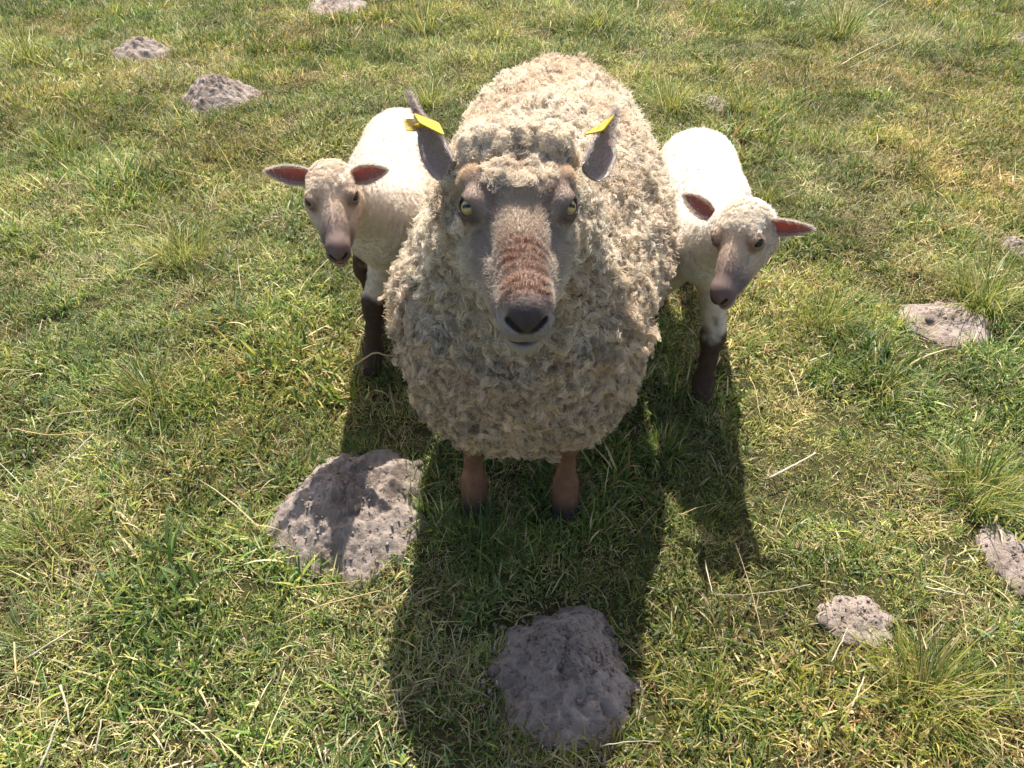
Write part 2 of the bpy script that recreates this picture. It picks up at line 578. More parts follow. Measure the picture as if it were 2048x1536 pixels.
G_GREEN = [0.135, 0.205, 0.036]
G_DEEP = [0.068, 0.125, 0.028]
G_YELL = [0.31, 0.325, 0.065]
G_PALE = [0.43, 0.40, 0.175]
G_DRY = [0.56, 0.47, 0.27]
G_BLUE = [0.18, 0.265, 0.125]
G_BROWN = [0.23, 0.155, 0.075]
PAL = [G_GREEN, G_DEEP, G_YELL, G_PALE, G_DRY, G_BLUE, G_BROWN]
turf_col = bpy.data.collections.new('turf_sources')
TUFT_KINDS = [
    # n, spread, lmin, lmax, wmin, wmax, lean, curl, colour weights
    (30, 0.032, 0.015, 0.050, 0.0016, 0.0038, 0.8, 0.8, (4, 2, 3, 1.2, 0.7, 0.3, 0.5)),
    (30, 0.032, 0.014, 0.045, 0.0014, 0.0034, 1.0, 0.9, (2, 1, 4, 2.2, 1.6, 0.2, 0.9)),
    (26, 0.030, 0.022, 0.075, 0.0018, 0.0046, 0.6, 0.9, (5, 4, 2, 0.6, 0.3, 0.8, 0.2)),
    (40, 0.032, 0.007, 0.016, 0.0030, 0.0058, 1.0, 0.5, (4, 2, 4, 1.5, 0.5, 0.6, 0.6)),
    (26, 0.036, 0.018, 0.065, 0.0010, 0.0026, 1.3, 0.6, (0.8, 0.5, 1.5, 3, 4, 0.2, 2)),
    (3, 0.025, 0.07, 0.19, 0.0010, 0.0020, 1.15, 0.55, (0.2, 0, 0.6, 3, 4, 0.5, 0.6)),
]
NV = 5
src = []
for k, (n, sp, l0, l1, w0, w1, le, cu_, wt) in enumerate(TUFT_KINDS):
    for j in range(NV):
        r = np.random.default_rng(1000 + k * 10 + j)
        V, Fc, C = blades(n if k == 5 else int(n * 3.3), sp * 1.8, l0, l1, w0 * 1.15, w1 * 1.2, le, cu_, 4, PAL, wt, r, outward=0.25, power=0.55, tipdry=0.5)
        o = bpy.data.objects.new('turf_tuft_%02d' % (k * NV + j), mesh_data('turf_tuft', V, Fc, M_TURF, C, smooth=False))
        turf_col.objects.link(o)
# scatter
pts = []
N0 = 80000
x = rng.uniform(-5.6, 5.6, N0)
y = rng.uniform(0.15, 8.2, N0)
# thinner, larger tufts carry the pasture on beyond the picture
xo, yo = rng.uniform(-15, 15, 100000), rng.uniform(-1.5, 19, 100000)
seen = (np.abs(xo) < 0.72 * np.hypot(yo, CAM_H) + 0.55) & (yo > 0.15) & (yo < 8.2)
xo, yo = xo[~seen], yo[~seen]
keep = np.abs(x) < 0.72 * np.hypot(y, CAM_H) + 0.55
x, y = x[keep], y[keep]
dist = np.hypot(y, 1.4)
keep = rng.random(len(x)) < np.clip(1.15 - 0.09 * (dist - 1.5), 0.5, 1)
x, y = np.concatenate([x[keep], xo]), np.concatenate([y[keep], yo])
n_in = int(keep.sum())
outer = np.arange(len(x)) >= n_in
for cx, cy, rx, ry, sd in BARE:
    dx, dy = (x - cx) / rx, (y - cy) / ry
    rr = np.hypot(dx, dy)
    circ = np.stack([dx, dy], -1) / np.maximum(rr, 1e-6)[:, None]
    edge = 1 + 0.42 * (fbm(circ * 1.3 + sd * 3.1, 1.2, 3, sd) - 0.5)
    k = (rr > edge * (0.76 + 0.32 * rng.random(len(x)))) | (rng.random(len(x)) < 0.006)
    x, y, outer = x[k], y[k], outer[k]
p2 = np.stack([x, y], -1)
pn = fbm(p2 + 5, 2.1, 3, 40)
pg = fbm(p2 + 55, 1.4, 4, 50)
pd = fbm(p2 + 95, 3.2, 3, 60)
kind = np.where(pd > 0.58, 4, np.where(pg > 0.56, 2, np.where(pn > 0.5, 1, 0)))
jit = rng.random(len(x))
kind = np.where(jit < 0.16, 0, np.where(jit < 0.30, 1, np.where(jit < 0.40, 4, np.where(jit < 0.46, 2, np.where(jit < 0.62, 3, kind)))))
kind = np.where(rng.random(len(x)) < 0.06, 5, kind)
bare = (fbm(p2 + 71, 4.5, 2, 77) > 0.74) & (rng.random(len(x)) < 0.3)
outer = outer[~bare]
x, y, p2, kind, pg, pn = x[~bare], y[~bare], p2[~bare], kind[~bare], pg[~bare], pn[~bare]
nT = len(x)
scl = rng.uniform(0.65, 1.25, nT) * (0.55 + 1.0 * fbm(p2 + 15, 4.0, 3, 81)) * np.where(rng.random(nT) < 0.04, 1.5, 1)
far = np.clip((np.hypot(y, 1.4) - 2.5) / 5, 0, 1)
scl *= (0.88 + 0.40 * far) * np.where(outer, 1.5, 1.0)
gx_ = np.clip((x + 0.5) / 3.5 + (y - 2.5) / 8, -0.7, 0.7)
tint = np.stack([1 + 0.32 * (pn - 0.5) + 0.03 * gx_, np.ones(nT), 1 - 0.3 * (pn - 0.5)], -1) * (0.70 + 0.70 * sstep(0.25, 0.75, 0.3 * fbm(p2 + 205, 1.3, 3, 90) + 0.7 * fbm(p2 + 305, 7.0, 3, 91)))[:, None] * rng.uniform(0.8, 1.2, (nT, 1))
me = bpy.data.meshes.new('turf')
me.vertices.add(nT)
me.vertices.foreach_set('co', np.stack([x, y, ground_h(x, y)], -1).astype(np.float32).ravel())
def put(name, typ, data, key):
    a = me.attributes.new(name, typ, 'POINT')
    a.data.foreach_set(key, np.ascontiguousarray(data).ravel())
put('pick', 'INT', (kind * NV + rng.integers(0, NV, nT)).astype(np.int32), 'value')
put('rot', 'FLOAT_VECTOR', np.stack([rng.normal(0, 0.13, nT), rng.normal(0, 0.13, nT), rng.uniform(0, 6.283, nT)], -1).astype(np.float32), 'vector')
put('scl', 'FLOAT', scl.astype(np.float32), 'value')
tc = np.ones((nT, 4), np.float32)
tc[:, :3] = tint
put('tint', 'FLOAT_COLOR', tc, 'color')
me.update()
turf = link('grass', me)
turf['kind'] = 'stuff'
turf['label'] = 'short mixed green and straw coloured pasture grass'
turf['category'] = 'grass'
ng = bpy.data.node_groups.new('turf_scatter', 'GeometryNodeTree')
ng.interface.new_socket('Geometry', in_out='INPUT', socket_type='NodeSocketGeometry')
ng.interface.new_socket('Geometry', in_out='OUTPUT', socket_type='NodeSocketGeometry')
gin, gout = ng.nodes.new('NodeGroupInput'), ng.nodes.new('NodeGroupOutput')
iop = ng.nodes.new('GeometryNodeInstanceOnPoints')
ci = ng.nodes.new('GeometryNodeCollectionInfo')
ci.inputs['Collection'].default_value = turf_col
ci.inputs['Separate Children'].default_value = True
ci.inputs['Reset Children'].default_value = True
def named(n, t):
    a = ng.nodes.new('GeometryNodeInputNamedAttribute')
    a.data_type = t
    a.inputs['Name'].default_value = n
    return a.outputs['Attribute']
e2r = ng.nodes.new('FunctionNodeEulerToRotation')
ng.links.new(named('rot', 'FLOAT_VECTOR'), e2r.inputs[0])
ng.links.new(gin.outputs[0], iop.inputs['Points'])
ng.links.new(ci.outputs[0], iop.inputs['Instance'])
iop.inputs['Pick Instance'].default_value = True
ng.links.new(named('pick', 'INT'), iop.inputs['Instance Index'])
ng.links.new(e2r.outputs[0], iop.inputs['Rotation'])
ng.links.new(named('scl', 'FLOAT'), iop.inputs['Scale'])
ng.links.new(iop.outputs[0], gout.inputs[0])
md = turf.modifiers.new('scatter', 'NODES')
md.node_group = ng

# ------------------------------------------------------------------ heads (local frame: x right, f towards the nose, u up from the face)
def head_sdf(q, lamb):
    """q (N,3) in the ewe's head metres: origin between the eyes"""
    ax = np.abs(q[:, 0])
    m = np.stack([ax, q[:, 1], q[:, 2]], -1)
    d = ellip(q, (0, -0.060, -0.018), (0.064, 0.080, 0.058))
    d = smin(d, rcone(q, (0, -0.02, -0.006), (0, 0.132, -0.028), 0.041, 0.0265), 0.022)
    d = smin(d, rcone(q, (0, -0.055, -0.080), (0, 0.115, -0.066), 0.044, 0.022), 0.03)
    d = smin(d, rcone(m, (0.044, -0.04, -0.062), (0.014, 0.100, -0.066), 0.040, 0.021), 0.03)
    d = smin(d, rcone(m, (0.032, 0.0, -0.032), (0.012, 0.12, -0.046), 0.024, 0.014), 0.016)
    d = smin(d, sph(m, (0.0525, -0.001, 0.0), 0.0230), 0.022)
    d = smin(d, rcone(m, (0.038, -0.028, 0.017), (0.056, 0.004, 0.0165), 0.014, 0.0085), 0.016)
    d = smin(d, ellip(q, (0, 0.143, -0.035), (0.0265, 0.034, 0.027)), 0.024)
    d = smin(d, sph(m, (0.0125, 0.152, -0.053), 0.0178), 0.016)
    d = smin(d, ellip(q, (0, 0.139, -0.081), (0.0225, 0.031, 0.0175)), 0.014)
    # tear groove below the eye, nostrils, lip line
    d = ssub(d, rcone(m, (0.050, 0.030, -0.008), (0.036, 0.060, -0.022), 0.005, 0.003), 0.016)
    d = ssub(d, ellip(q, (0, 0.168, -0.0715), (0.027, 0.016, 0.0014)), 0.004)
    d = ssub(d, rcone(m, (0.0060, 0.181, -0.0425), (0.0225, 0.1685, -0.0325), 0.0028, 0.0050), 0.005)
    d = ssub(d, rcone(q, (0, 0.180, -0.043), (0, 0.176, -0.066), 0.0034, 0.0012), 0.005)
    if lamb:
        d = smin(d, ellip(q, (0, -0.056, 0.012), (0.054, 0.055, 0.030)), 0.03)
    else:
        w = sstep(0.055, 0.075, q[:, 1]) * sstep(0.158, 0.142, q[:, 1]) * sstep(0.045, 0.02, ax) * sstep(-0.035, -0.01, q[:, 2])
        d = d - 0.0012 * w * np.sin(q[:, 1] * 2 * np.pi / 0.0135 + 40 * ax + 9 * vnoise(q, 45, 3))
        # wool: brow tuft and poll
        d = smin(d, ellip(q, (0, -0.020, 0.024), (0.046, 0.034, 0.020)), 0.014)
        d = smin(d, ellip(q, (0, -0.080, 0.026), (0.080, 0.028, 0.036)), 0.012)
        d = smin(d, ellip(m, (0.052, -0.040, 0.012), (0.022, 0.020, 0.021)), 0.012)
    # eye opening
    g = np.array([0.70, 0.53, 0.48])
    g = g / np.linalg.norm(g)
    d = ssub(d, ellip(m - (np.array([0.0580, 0.002, 0.002]) + g * 0.0110), (0, 0, 0), (0.0124, 0.0136, 0.0098)), 0.003)
    return d
EYE_C = np.array([0.0580, 0.002, 0.002])
EYE_P = np.array([0.56, 0.58, 0.62]) / np.linalg.norm([0.56, 0.58, 0.62])
EYE_R = 0.0135
EYE_G = np.array([0.70, 0.53, 0.48]) / np.linalg.norm([0.70, 0.53, 0.48])

def eye_mesh(name, mat, dark=1.0):
    nu, nv = 48, 36
    th = np.linspace(0, np.pi, nv)
    ph = np.linspace(0, 2 * np.pi, nu, endpoint=False)
    T, Pm = np.meshgrid(th, ph, indexing='ij')
    V = np.stack([np.sin(T) * np.cos(Pm), np.sin(T) * np.sin(Pm), np.cos(T)], -1).reshape(-1, 3)
    rr = np.hypot(V[:, 0], V[:, 1])
    C = np.tile([0.10, 0.075, 0.05], (len(V), 1))
    C = mix(C, [0.36, 0.25, 0.09], sstep(0.86, 0.74, rr))
    C = mix(C, [0.52, 0.40, 0.17], sstep(0.62, 0.40, rr))
    pup = sstep(1.15, 0.9, np.sqrt((V[:, 0] / 0.46) ** 4 + (V[:, 1] / 0.17) ** 4))
    C = mix(C, [0.006, 0.006, 0.008], pup * (V[:, 2] > 0))
    gi = np.arange(nu * nv).reshape(nv, nu)
    Qd = np.stack([gi[:-1], gi[1:], np.roll(gi[1:], -1, 1), np.roll(gi[:-1], -1, 1)], -1).reshape(-1, 4)
    return mesh_data(name, V, Qd, mat, C * dark)
EYE_MESH = eye_mesh('eye', M_EYE)
LAMB_EYE = eye_mesh('lamb_eye', M_EYE, 0.05)

def frame(o, f, up):
    f = norm(np.asarray(f, float))
    up = np.asarray(up, float)
    u = norm(up - f * (up @ f))
    x = np.cross(f, u)
    return np.asarray(o, float), np.stack([x, f, u])      # rows are world axes
def to_local(P, fr, s):
    return (P - fr[0]) @ fr[1].T / s
def to_world(Ql, fr, s):
    return fr[0] + (Ql * s) @ fr[1]

def ear(base, tip, face, width, cup, droop, curlb, thick=0.0022, nl=34, nw=15, profile=(0.62, 0.86, 1.0, 0.97, 0.84, 0.62, 0.38, 0.2, 0.03)):
    """leaf shaped cupped ear with real thickness; face = direction the hollow looks to"""
    base, tip = np.asarray(base, float), np.asarray(tip, float)
    d = tip - base
    L = np.linalg.norm(d)
    d /= L
    nrm_ = norm(np.asarray(face, float) - d * (np.asarray(face, float) @ d))
    side = np.cross(d, nrm_)
    s = np.linspace(0, 1, nl)[:, None]
    t = np.linspace(-1, 1, nw)[None, :]
    w = width * 0.5 * np.interp(s, [0, 0.12, 0.3, 0.45, 0.62, 0.78, 0.9, 0.97, 1.0], profile)
    roll = cup * (1 - 0.55 * s)
    lat = w * np.sin(t * roll) / np.maximum(np.sin(roll), 1e-3)
    dep = w * (1 - np.cos(t * roll)) / np.maximum(np.sin(roll), 1e-3)
    P = base + (s * L)[..., None] * d + lat[..., None] * side + dep[..., None] * nrm_
    P = P + (droop * s ** 2)[..., None] * np.array([0, 0, -1.0]) + (curlb * s ** 2)[..., None] * nrm_
    gu, gv = np.gradient(P, axis=0), np.gradient(P, axis=1)
    n = norm(np.cross(gu, gv))
    if (n.reshape(-1, 3).mean(0) @ nrm_) < 0:
        n = -n
    T = thick * (1 - 0.7 * s[..., None]) * (1 - 0.6 * np.abs(t[..., None]))
    A, Bk = P + n * T, P - n * T
    N = nl * nw
    V = np.concatenate([A.reshape(-1, 3), Bk.reshape(-1, 3)])
    gi = np.arange(N).reshape(nl, nw)
    qa = np.stack([gi[:-1, :-1], gi[1:, :-1], gi[1:, 1:], gi[:-1, 1:]], -1).reshape(-1, 4)
    qb = qa[:, ::-1] + N
    rim = []
    loop = list(gi[:, 0]) + list(gi[-1, 1:]) + list(gi[::-1, -1][1:]) + list(gi[0, ::-1][1:])
    for a, b in zip(loop[:-1], loop[1:]):
        rim.append([a, b, b + N, a + N])
    Qd = np.concatenate([qa, qb, np.array(rim)])
    inner = np.concatenate([np.ones(N), np.zeros(N)])
    sl = np.tile(np.broadcast_to(s, (nl, nw)).reshape(-1), 2)
    tl = np.tile(np.broadcast_to(t, (nl, nw)).reshape(-1), 2)
    NN = np.concatenate([n.reshape(-1, 3), -n.reshape(-1, 3)])
    return V, Qd, inner, sl, tl, NN, d

def tangent_frame(N):
    a = np.where(np.abs(N[:, 2:3]) < 0.9, np.array([[0, 0, 1.0]]), np.array([[1.0, 0, 0]]))
    t1 = norm(np.cross(a, N))
    return t1, np.cross(N, t1)

def locks(P, N, nf, npt, L, R0, R1, curl, turns, fall, r, wild=0.25):
    """bundles of curling fibres; P,N (n,3), L (n,). returns (n*nf,npt,3), lock index, s"""
    n = len(P)
    t1, t2 = tangent_frame(N)
    down = np.array([0, 0, -1.0]) - N * (-N[:, 2:3])
    axis = norm(N + down * fall + r.normal(0, wild, (n, 3)))
    ph0, dirn = r.uniform(0, 2 * np.pi, n), np.where(r.random(n) < 0.5, -1, 1)
    tn = turns * r.uniform(0.6, 1.4, n)
    idx = np.repeat(np.arange(n), nf)
    m = len(idx)
    oa, orr = r.uniform(0, 2 * np.pi, m), np.sqrt(r.random(m))
    s = np.linspace(0, 1, npt)[None, :]
    spread = orr[:, None] * (R0 * (1 - s) + R1 * s)
    ph = ph0[idx][:, None] + dirn[idx][:, None] * 2 * np.pi * tn[idx][:, None] * s + r.normal(0, 0.35, m)[:, None]
    rho = (np.broadcast_to(curl, n) * r.uniform(0.6, 1.3, n))[idx][:, None] * np.sin(np.clip(s * 1.6, 0, 1) * np.pi / 2)
    l = (L[idx] * r.uniform(0.75, 1.1, m))[:, None] * (s - 0.22 * s ** 3)
    c1 = spread * np.cos(oa)[:, None] + rho * (np.cos(ph) - np.cos(ph[:, :1]))
    c2 = spread * np.sin(oa)[:, None] + rho * (np.sin(ph) - np.sin(ph[:, :1]))
    X = P[idx][:, None] + axis[idx][:, None] * l[..., None] + t1[idx][:, None] * c1[..., None] + t2[idx][:, None] * c2[..., None]
    X = X + r.normal(0, 0.0009, X.shape) * s[..., None]
    return X, idx, s

def combed(P, N, D, L, lift, npt, r, wob=0.2):
    """short hair lying along D (n,3) with some lift"""
    n = len(P)
    D = norm(D - N * (D * N).sum(1, keepdims=True))
    D = norm(D + r.normal(0, wob, (n, 3)))
    s = np.linspace(0, 1, npt)[None, :, None]
    return P[:, None] + D[:, None] * (L[:, None, None] * s) + N[:, None] * (L[:, None, None] * (lift * s - 0.35 * lift * s ** 2))

# ------------------------------------------------------------------ the ewe
E_BASE = np.array([0.05, 1.55, 0.0])
HS = 1.0
h_eye = at_depth(1037, 416, 1.0)
yaw = R(3.5)
hf = np.array([math.sin(yaw) * math.cos(R(9)), -math.cos(yaw) * math.cos(R(9)), -math.sin(R(9))])
HF = frame(h_eye, hf, (0.03, 0, 1))
# frame(): x = f x u ; for a head looking at the camera that is the picture's left, so mirror-safe code uses |x|
def E_W(x, f, u):
    return to_world(np.array([[x, f, u]], float), HF, HS)[0]
FL = [(-0.086, 1.235), (0.120, 1.225)]      # front hooves
HL = [(0.02, 1.98), (0.20, 1.99)]
def ewe_trunk(p):
    d = chain(p, [((0.024, 1.205, 0.520), 0.214), ((0.084, 1.60, 0.520), 0.256), ((0.106, 1.93, 0.515), 0.238)], 0.06)
    d = smin(d, rcone(p, (0.008, 1.19, 0.62), E_W(0, -0.085, -0.05), 0.175, 0.088), 0.09)
    d = smin(d, rcone(p, (-0.070, 1.17, 0.405), (0.095, 1.18, 0.415), 0.083, 0.083), 0.07)
    d = smin(d, sph(p, (0.115, 2.17, 0.5), 0.06), 0.08)
    return d
def ewe_legs(p):
    d = None
    for (x, y), tx in zip(FL, (-0.10, 0.135)):
        e = chain(p, [((tx, 1.28, 0.42), 0.052), ((x - 0.002, y + 0.022, 0.225), 0.025), ((x, y + 0.012, 0.195), 0.024), ((x, y + 0.02, 0.125), 0.0165), ((x, y + 0.010, 0.075), 0.025), ((x, y - 0.002, 0.035), 0.026), ((x, y - 0.018, 0.0), 0.032)], 0.02)
        d = e if d is None else smin(d, e, 0.01)
    for (x, y), tx in zip(HL, (-0.02, 0.22)):
        e = chain(p, [((tx, 1.92, 0.40), 0.10), ((x, y + 0.07, 0.26), 0.04), ((x, y + 0.03, 0.12), 0.026), ((x, y, 0.06), 0.03), ((x, y - 0.012, 0.0), 0.033)], 0.02)
        d = smin(d, e, 0.01)
    return d
def ewe_body(p):
    return smin(ewe_trunk(p), ewe_legs(p), 0.025)
bV, bQ = surface_nets(ewe_body, (-0.34, 0.84, -0.02), (0.48, 2.36, 1.06), 0.0085)
bN = vert_normals(bV, bQ)
wool_b = sstep(0.0, 0.03, ewe_legs(bV) - ewe_trunk(bV)) * sstep(0.20, 0.26, bV[:, 2])
# staples stand out as domes
bV = bV + bN * (wool_b * ((0.48 - worley(bV, 46, 5)) * 0.020 + (0.5 - worley(bV + 3.3, 25, 6)) * 0.026 + (fbm(bV, 7, 3, 9) - 0.5) * 0.045))[:, None]
bN = vert_normals(bV, bQ)
def head_fn(p):
    return head_sdf(to_local(p, HF, HS), False) * HS
hc = E_W(0, 0.02, -0.03)
hV, hQ = surface_nets(head_fn, hc - np.array([0.13, 0.2, 0.17]), hc + np.array([0.13, 0.19, 0.15]), 0.0027)
hN = vert_normals(hV, hQ)

def nostril_d(q, m):
    return np.minimum(rcone(m, (0.0060, 0.179, -0.0425), (0.0225, 0.1665, -0.0325), 0.0034, 0.0053), rcone(q, (0, 0.180, -0.043), (0, 0.176, -0.064), 0.0026, 0.0006))
def ewe_face_color(q, k=0):
    ax, f, u = np.abs(q[:, 0]), q[:, 1], q[:, 2]
    n1 = fbm(q, 60, 3, 21 + k)
    c = np.tile([0.37, 0.30, 0.24], (len(q), 1))
    c = mix(c, [0.56, 0.47, 0.35], sstep(-0.045, -0.075, u) * sstep(0.12, 0.09, f))
    c = mix(c, [0.50, 0.42, 0.32], sstep(0.045, 0.062, ax) * sstep(-0.005, -0.03, u))
    c = mix(c, [0.29, 0.215, 0.165], sstep(0.012, 0.03, ax) * sstep(-0.075, -0.05, f) * sstep(0.035, 0.01, f) * sstep(-0.015, 0.005, u))
    c = mix(c, [0.60, 0.44, 0.28], sstep(0.022, 0.036, ax) * sstep(-0.018, -0.036, f) * sstep(-0.085, -0.075, f) * sstep(-0.01, 0.01, u))
    br = sstep(0.034, 0.018, ax) * sstep(-0.03, -0.012, u)
    c = mix(c, [0.40, 0.31, 0.225], br * sstep(-0.005, 0.02, f) * sstep(0.085, 0.06, f))
    c = mix(c, [0.22, 0.115, 0.072], br * sstep(0.050, 0.085, f + (n1 - 0.5) * 0.03) * sstep(0.166, 0.150, f) * (0.55 + 0.9 * (n1 - 0.2)).clip(0, 1))
    c = mix(c, [0.09, 0.062, 0.05], sstep(0.027, 0.016, np.linalg.norm(np.stack([ax, f, u], -1) - EYE_C, axis=1)))
    c = mix(c, [0.27, 0.15, 0.12], sstep(0.013, 0.005, np.linalg.norm(np.stack([ax, f, u], -1) - np.array([0.05, 0.045, -0.016]), axis=1)))
    c = mix(c, [0.27, 0.225, 0.21], sstep(0.118, 0.135, f) * sstep(-0.025, -0.035, u))
    c = mix(c, [0.36, 0.30, 0.22], sstep(-0.073, -0.079, u) * sstep(0.10, 0.12, f))
    vline = -0.046 + 0.6 * np.maximum(ax - 0.006, 0)
    pad = sstep(0.157, 0.168, f + 0.18 * (0.010 - ax) + (n1 - 0.5) * 0.016) * sstep(-0.004, 0.002, u - vline) * sstep(0.031, 0.026, ax)
    c = mix(c, [0.17, 0.12, 0.10], sstep(0.145, 0.158, f) * sstep(-0.035, -0.022, u) * 0.8)
    c = mix(c, [0.060, 0.046, 0.042], pad)
    m = np.stack([ax, f, u], -1)
    nos = nostril_d(q, m)
    c = mix(c, [0.012, 0.010, 0.010], sstep(0.0012, -0.0006, nos))
    lip = ellip(q, (0, 0.165, -0.0715), (0.030, 0.022, 0.0020))
    c = mix(c, [0.13, 0.09, 0.07], sstep(0.0012, -0.0002, lip) * sstep(0.12, 0.14, f))
    return c * (0.82 + 0.36 * n1)[:, None], pad
def ewe_head_wool(q):
    ax, f, u = np.abs(q[:, 0]), q[:, 1], q[:, 2]
    top = sstep(0.010, 0.020, u) * sstep(0.020, -0.004, f + 0.012 * (ax / 0.03) ** 2) * sstep(0.050, 0.036, ax)
    poll = sstep(-0.054, -0.066, f)
    cheek = sstep(0.035, 0.0, f) * sstep(0.050, 0.060, ax) * sstep(-0.020, -0.036, u)
    jaw = sstep(0.10, 0.06, f) * sstep(-0.064, -0.080, u)
    return np.maximum(np.maximum(top, poll), np.maximum(cheek, jaw))
# damp bluish wool beside the muzzle and a bare dark patch under the chin (where they lie on the chest)
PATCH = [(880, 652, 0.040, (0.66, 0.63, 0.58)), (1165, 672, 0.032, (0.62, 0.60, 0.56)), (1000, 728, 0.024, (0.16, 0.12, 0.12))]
def wool_color(P, k=0):
    n1, n2 = fbm(P, 9, 3, 31 + k), fbm(P, 40, 2, 37 + k)
    c = np.tile([0.77, 0.675, 0.535], (len(P), 1))
    c = mix(c, [0.66, 0.52, 0.385], sstep(0.50, 0.72, n1) * 0.6)
    c = mix(c, [0.82, 0.75, 0.63], sstep(0.5, 0.35, n1) * 0.6)
    # underside, chest and throat: warm bounced shade painted into the wool colour
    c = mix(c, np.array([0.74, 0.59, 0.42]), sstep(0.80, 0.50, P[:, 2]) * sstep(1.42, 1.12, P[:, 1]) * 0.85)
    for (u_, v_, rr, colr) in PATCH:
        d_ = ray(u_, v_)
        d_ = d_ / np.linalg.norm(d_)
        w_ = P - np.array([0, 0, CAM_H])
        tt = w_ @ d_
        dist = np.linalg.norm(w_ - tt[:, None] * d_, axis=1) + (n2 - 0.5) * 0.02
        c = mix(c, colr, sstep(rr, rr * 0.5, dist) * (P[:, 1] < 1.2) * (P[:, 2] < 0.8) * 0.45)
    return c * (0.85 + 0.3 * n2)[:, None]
hq = to_local(hV, HF, HS)
hcol, _ = ewe_face_color(hq)
hw = ewe_head_wool(hq)
hV = hV + hN * (hw * ((0.52 - worley(hV, 40, 15)) * 0.026 + (fbm(hV, 30, 2, 19) - 0.5) * 0.012))[:, None]
hN = vert_normals(hV, hQ)
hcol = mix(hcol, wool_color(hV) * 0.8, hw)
bcol = wool_color(bV) * np.array([0.66, 0.60, 0.52])  # base darker and browner: shade and dirt between locks put into the colour
leg_c = mix(np.array([[0.21, 0.10, 0.052]]) * (0.7 + 0.6 * fbm(bV, 60, 3, 70))[:, None], [0.03, 0.022, 0.018], sstep(0.075, 0.015, bV[:, 2]))
bcol = mix(leg_c, bcol, wool_b)
# ears: positions read from the photograph (left and right in the picture)
earL = ear(at_depth(906, 340, 1.03), at_depth(803, 188, 1.055), (0.25, -0.85, -0.35), 0.046, 1.35, 0.0, -0.014, profile=(0.8, 0.97, 1.0, 0.82, 0.46, 0.28, 0.22, 0.17, 0.03))
earR = ear(at_depth(1170, 347, 1.03), at_depth(1247, 216, 1.07), (-0.30, -0.85, -0.30), 0.047, 1.35, 0.0, -0.014, profile=(0.7, 0.95, 1.0, 0.88, 0.60, 0.36, 0.25, 0.17, 0.03))
def ear_color_ewe(inner, s, t):
    n = fbm(np.stack([s * 5, t * 3, inner], -1), 2, 3, 5)
    c = mix(np.tile([0.44, 0.38, 0.345], (len(s), 1)), np.array([0.33, 0.235, 0.185]), inner * sstep(1.0, 0.75, np.abs(t)))
    c = mix(c, [0.56, 0.48, 0.43], sstep(0.72, 0.95, np.abs(t)))
    return c * (0.8 + 0.4 * n)[:, None]
parts_V, parts_Q, parts_C, parts_M = [bV, hV], [bQ, hQ], [bcol, hcol], [0, 0]
for e in (earL, earR):
    parts_V.append(e[0]); parts_Q.append(e[1]); parts_C.append(ear_color_ewe(e[2], e[3], e[4])); parts_M.append(1)
def merged(name, Vs, Qs, Cs, Ms, mats, base):
    off, qs, mi = 0, [], []
    for v, q, m in zip(Vs, Qs, Ms):
        qs.append(q + off)
        mi.append(np.full(len(q), m))
        off += len(v)
    return mesh_data(name, np.concatenate(Vs) - base, np.concatenate(qs), None, np.concatenate(Cs), True, mats, np.concatenate(mi))
ewe = thing('ewe', E_BASE, 'woolly full-fleeced ewe with yellow ear tags looking up at the camera', 'sheep')
link('body', merged('ewe_body', parts_V, parts_Q, parts_C, parts_M, [M_SKIN, M_EAR_EWE], E_BASE), ewe)

def add_eyes(parent, base, fr, s, me):
    for sg in (1, -1):
        c = to_world(np.array([EYE_C * [sg, 1, 1]]), fr, s)[0]
        g = norm((EYE_P * [sg, 1, 1]) @ fr[1])
        # slit lies along the face, pupil a little high
        z = Vector(g)
        fx = Vector(norm(fr[1][0] - g * (fr[1][0] @ g)))
        yv = z.cross(fx)
        from mathutils import Matrix
        rot = Matrix((fx, yv, z)).transposed()
        o = link('eye', me, parent, c - base)
        o.rotation_euler = rot.to_euler()
        o.scale = (EYE_R * s,) * 3
add_eyes(ewe, E_BASE, HF, HS, EYE_MESH)

# fleece
r = np.random.default_rng(3)
P, N = sample_surface(bV, bQ, bN, 11500, wool_b)
keep = (to_local(P, HF, HS)[:, 1] < -0.05) | (head_fn(P) > 0.010)
P, N = P[keep], N[keep]
front = sstep(1.5, 1.2, P[:, 1])
L = (0.012 + 0.010 * r.random(len(P))) * (1 + 0.55 * front) * (0.65 + 0.8 * fbm(P, 14, 2, 61))
X, idx, s = locks(P - N * 0.003, N, 20, 8, L, 0.0105, 0.0020, 0.0026 + 0.0030 * front, 1.1, 0.30, r, 0.22)
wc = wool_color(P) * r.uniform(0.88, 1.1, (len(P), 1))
dirty = (r.random(len(P)) < (0.10 + 0.62 * front)) * r.uniform(0.4, 0.95, len(P))
ss = np.broadcast_to(s, X.shape[:2])
Cc = np.broadcast_to(wc[idx][:, None], X.shape).copy()
tipc = mix(np.array([[0.28, 0.24, 0.20]]), [0.16, 0.115, 0.075], front)[idx][:, None]
wgt = (dirty[idx][:, None] * sstep(0.72, 0.95, ss))[..., None]
Cc = Cc * (1 - wgt) + tipc * wgt
rad = 0.00055 * (1 - 0.4 * ss)
hair_object('fleece', X, rad, Cc, M_WOOL, ewe, E_BASE)
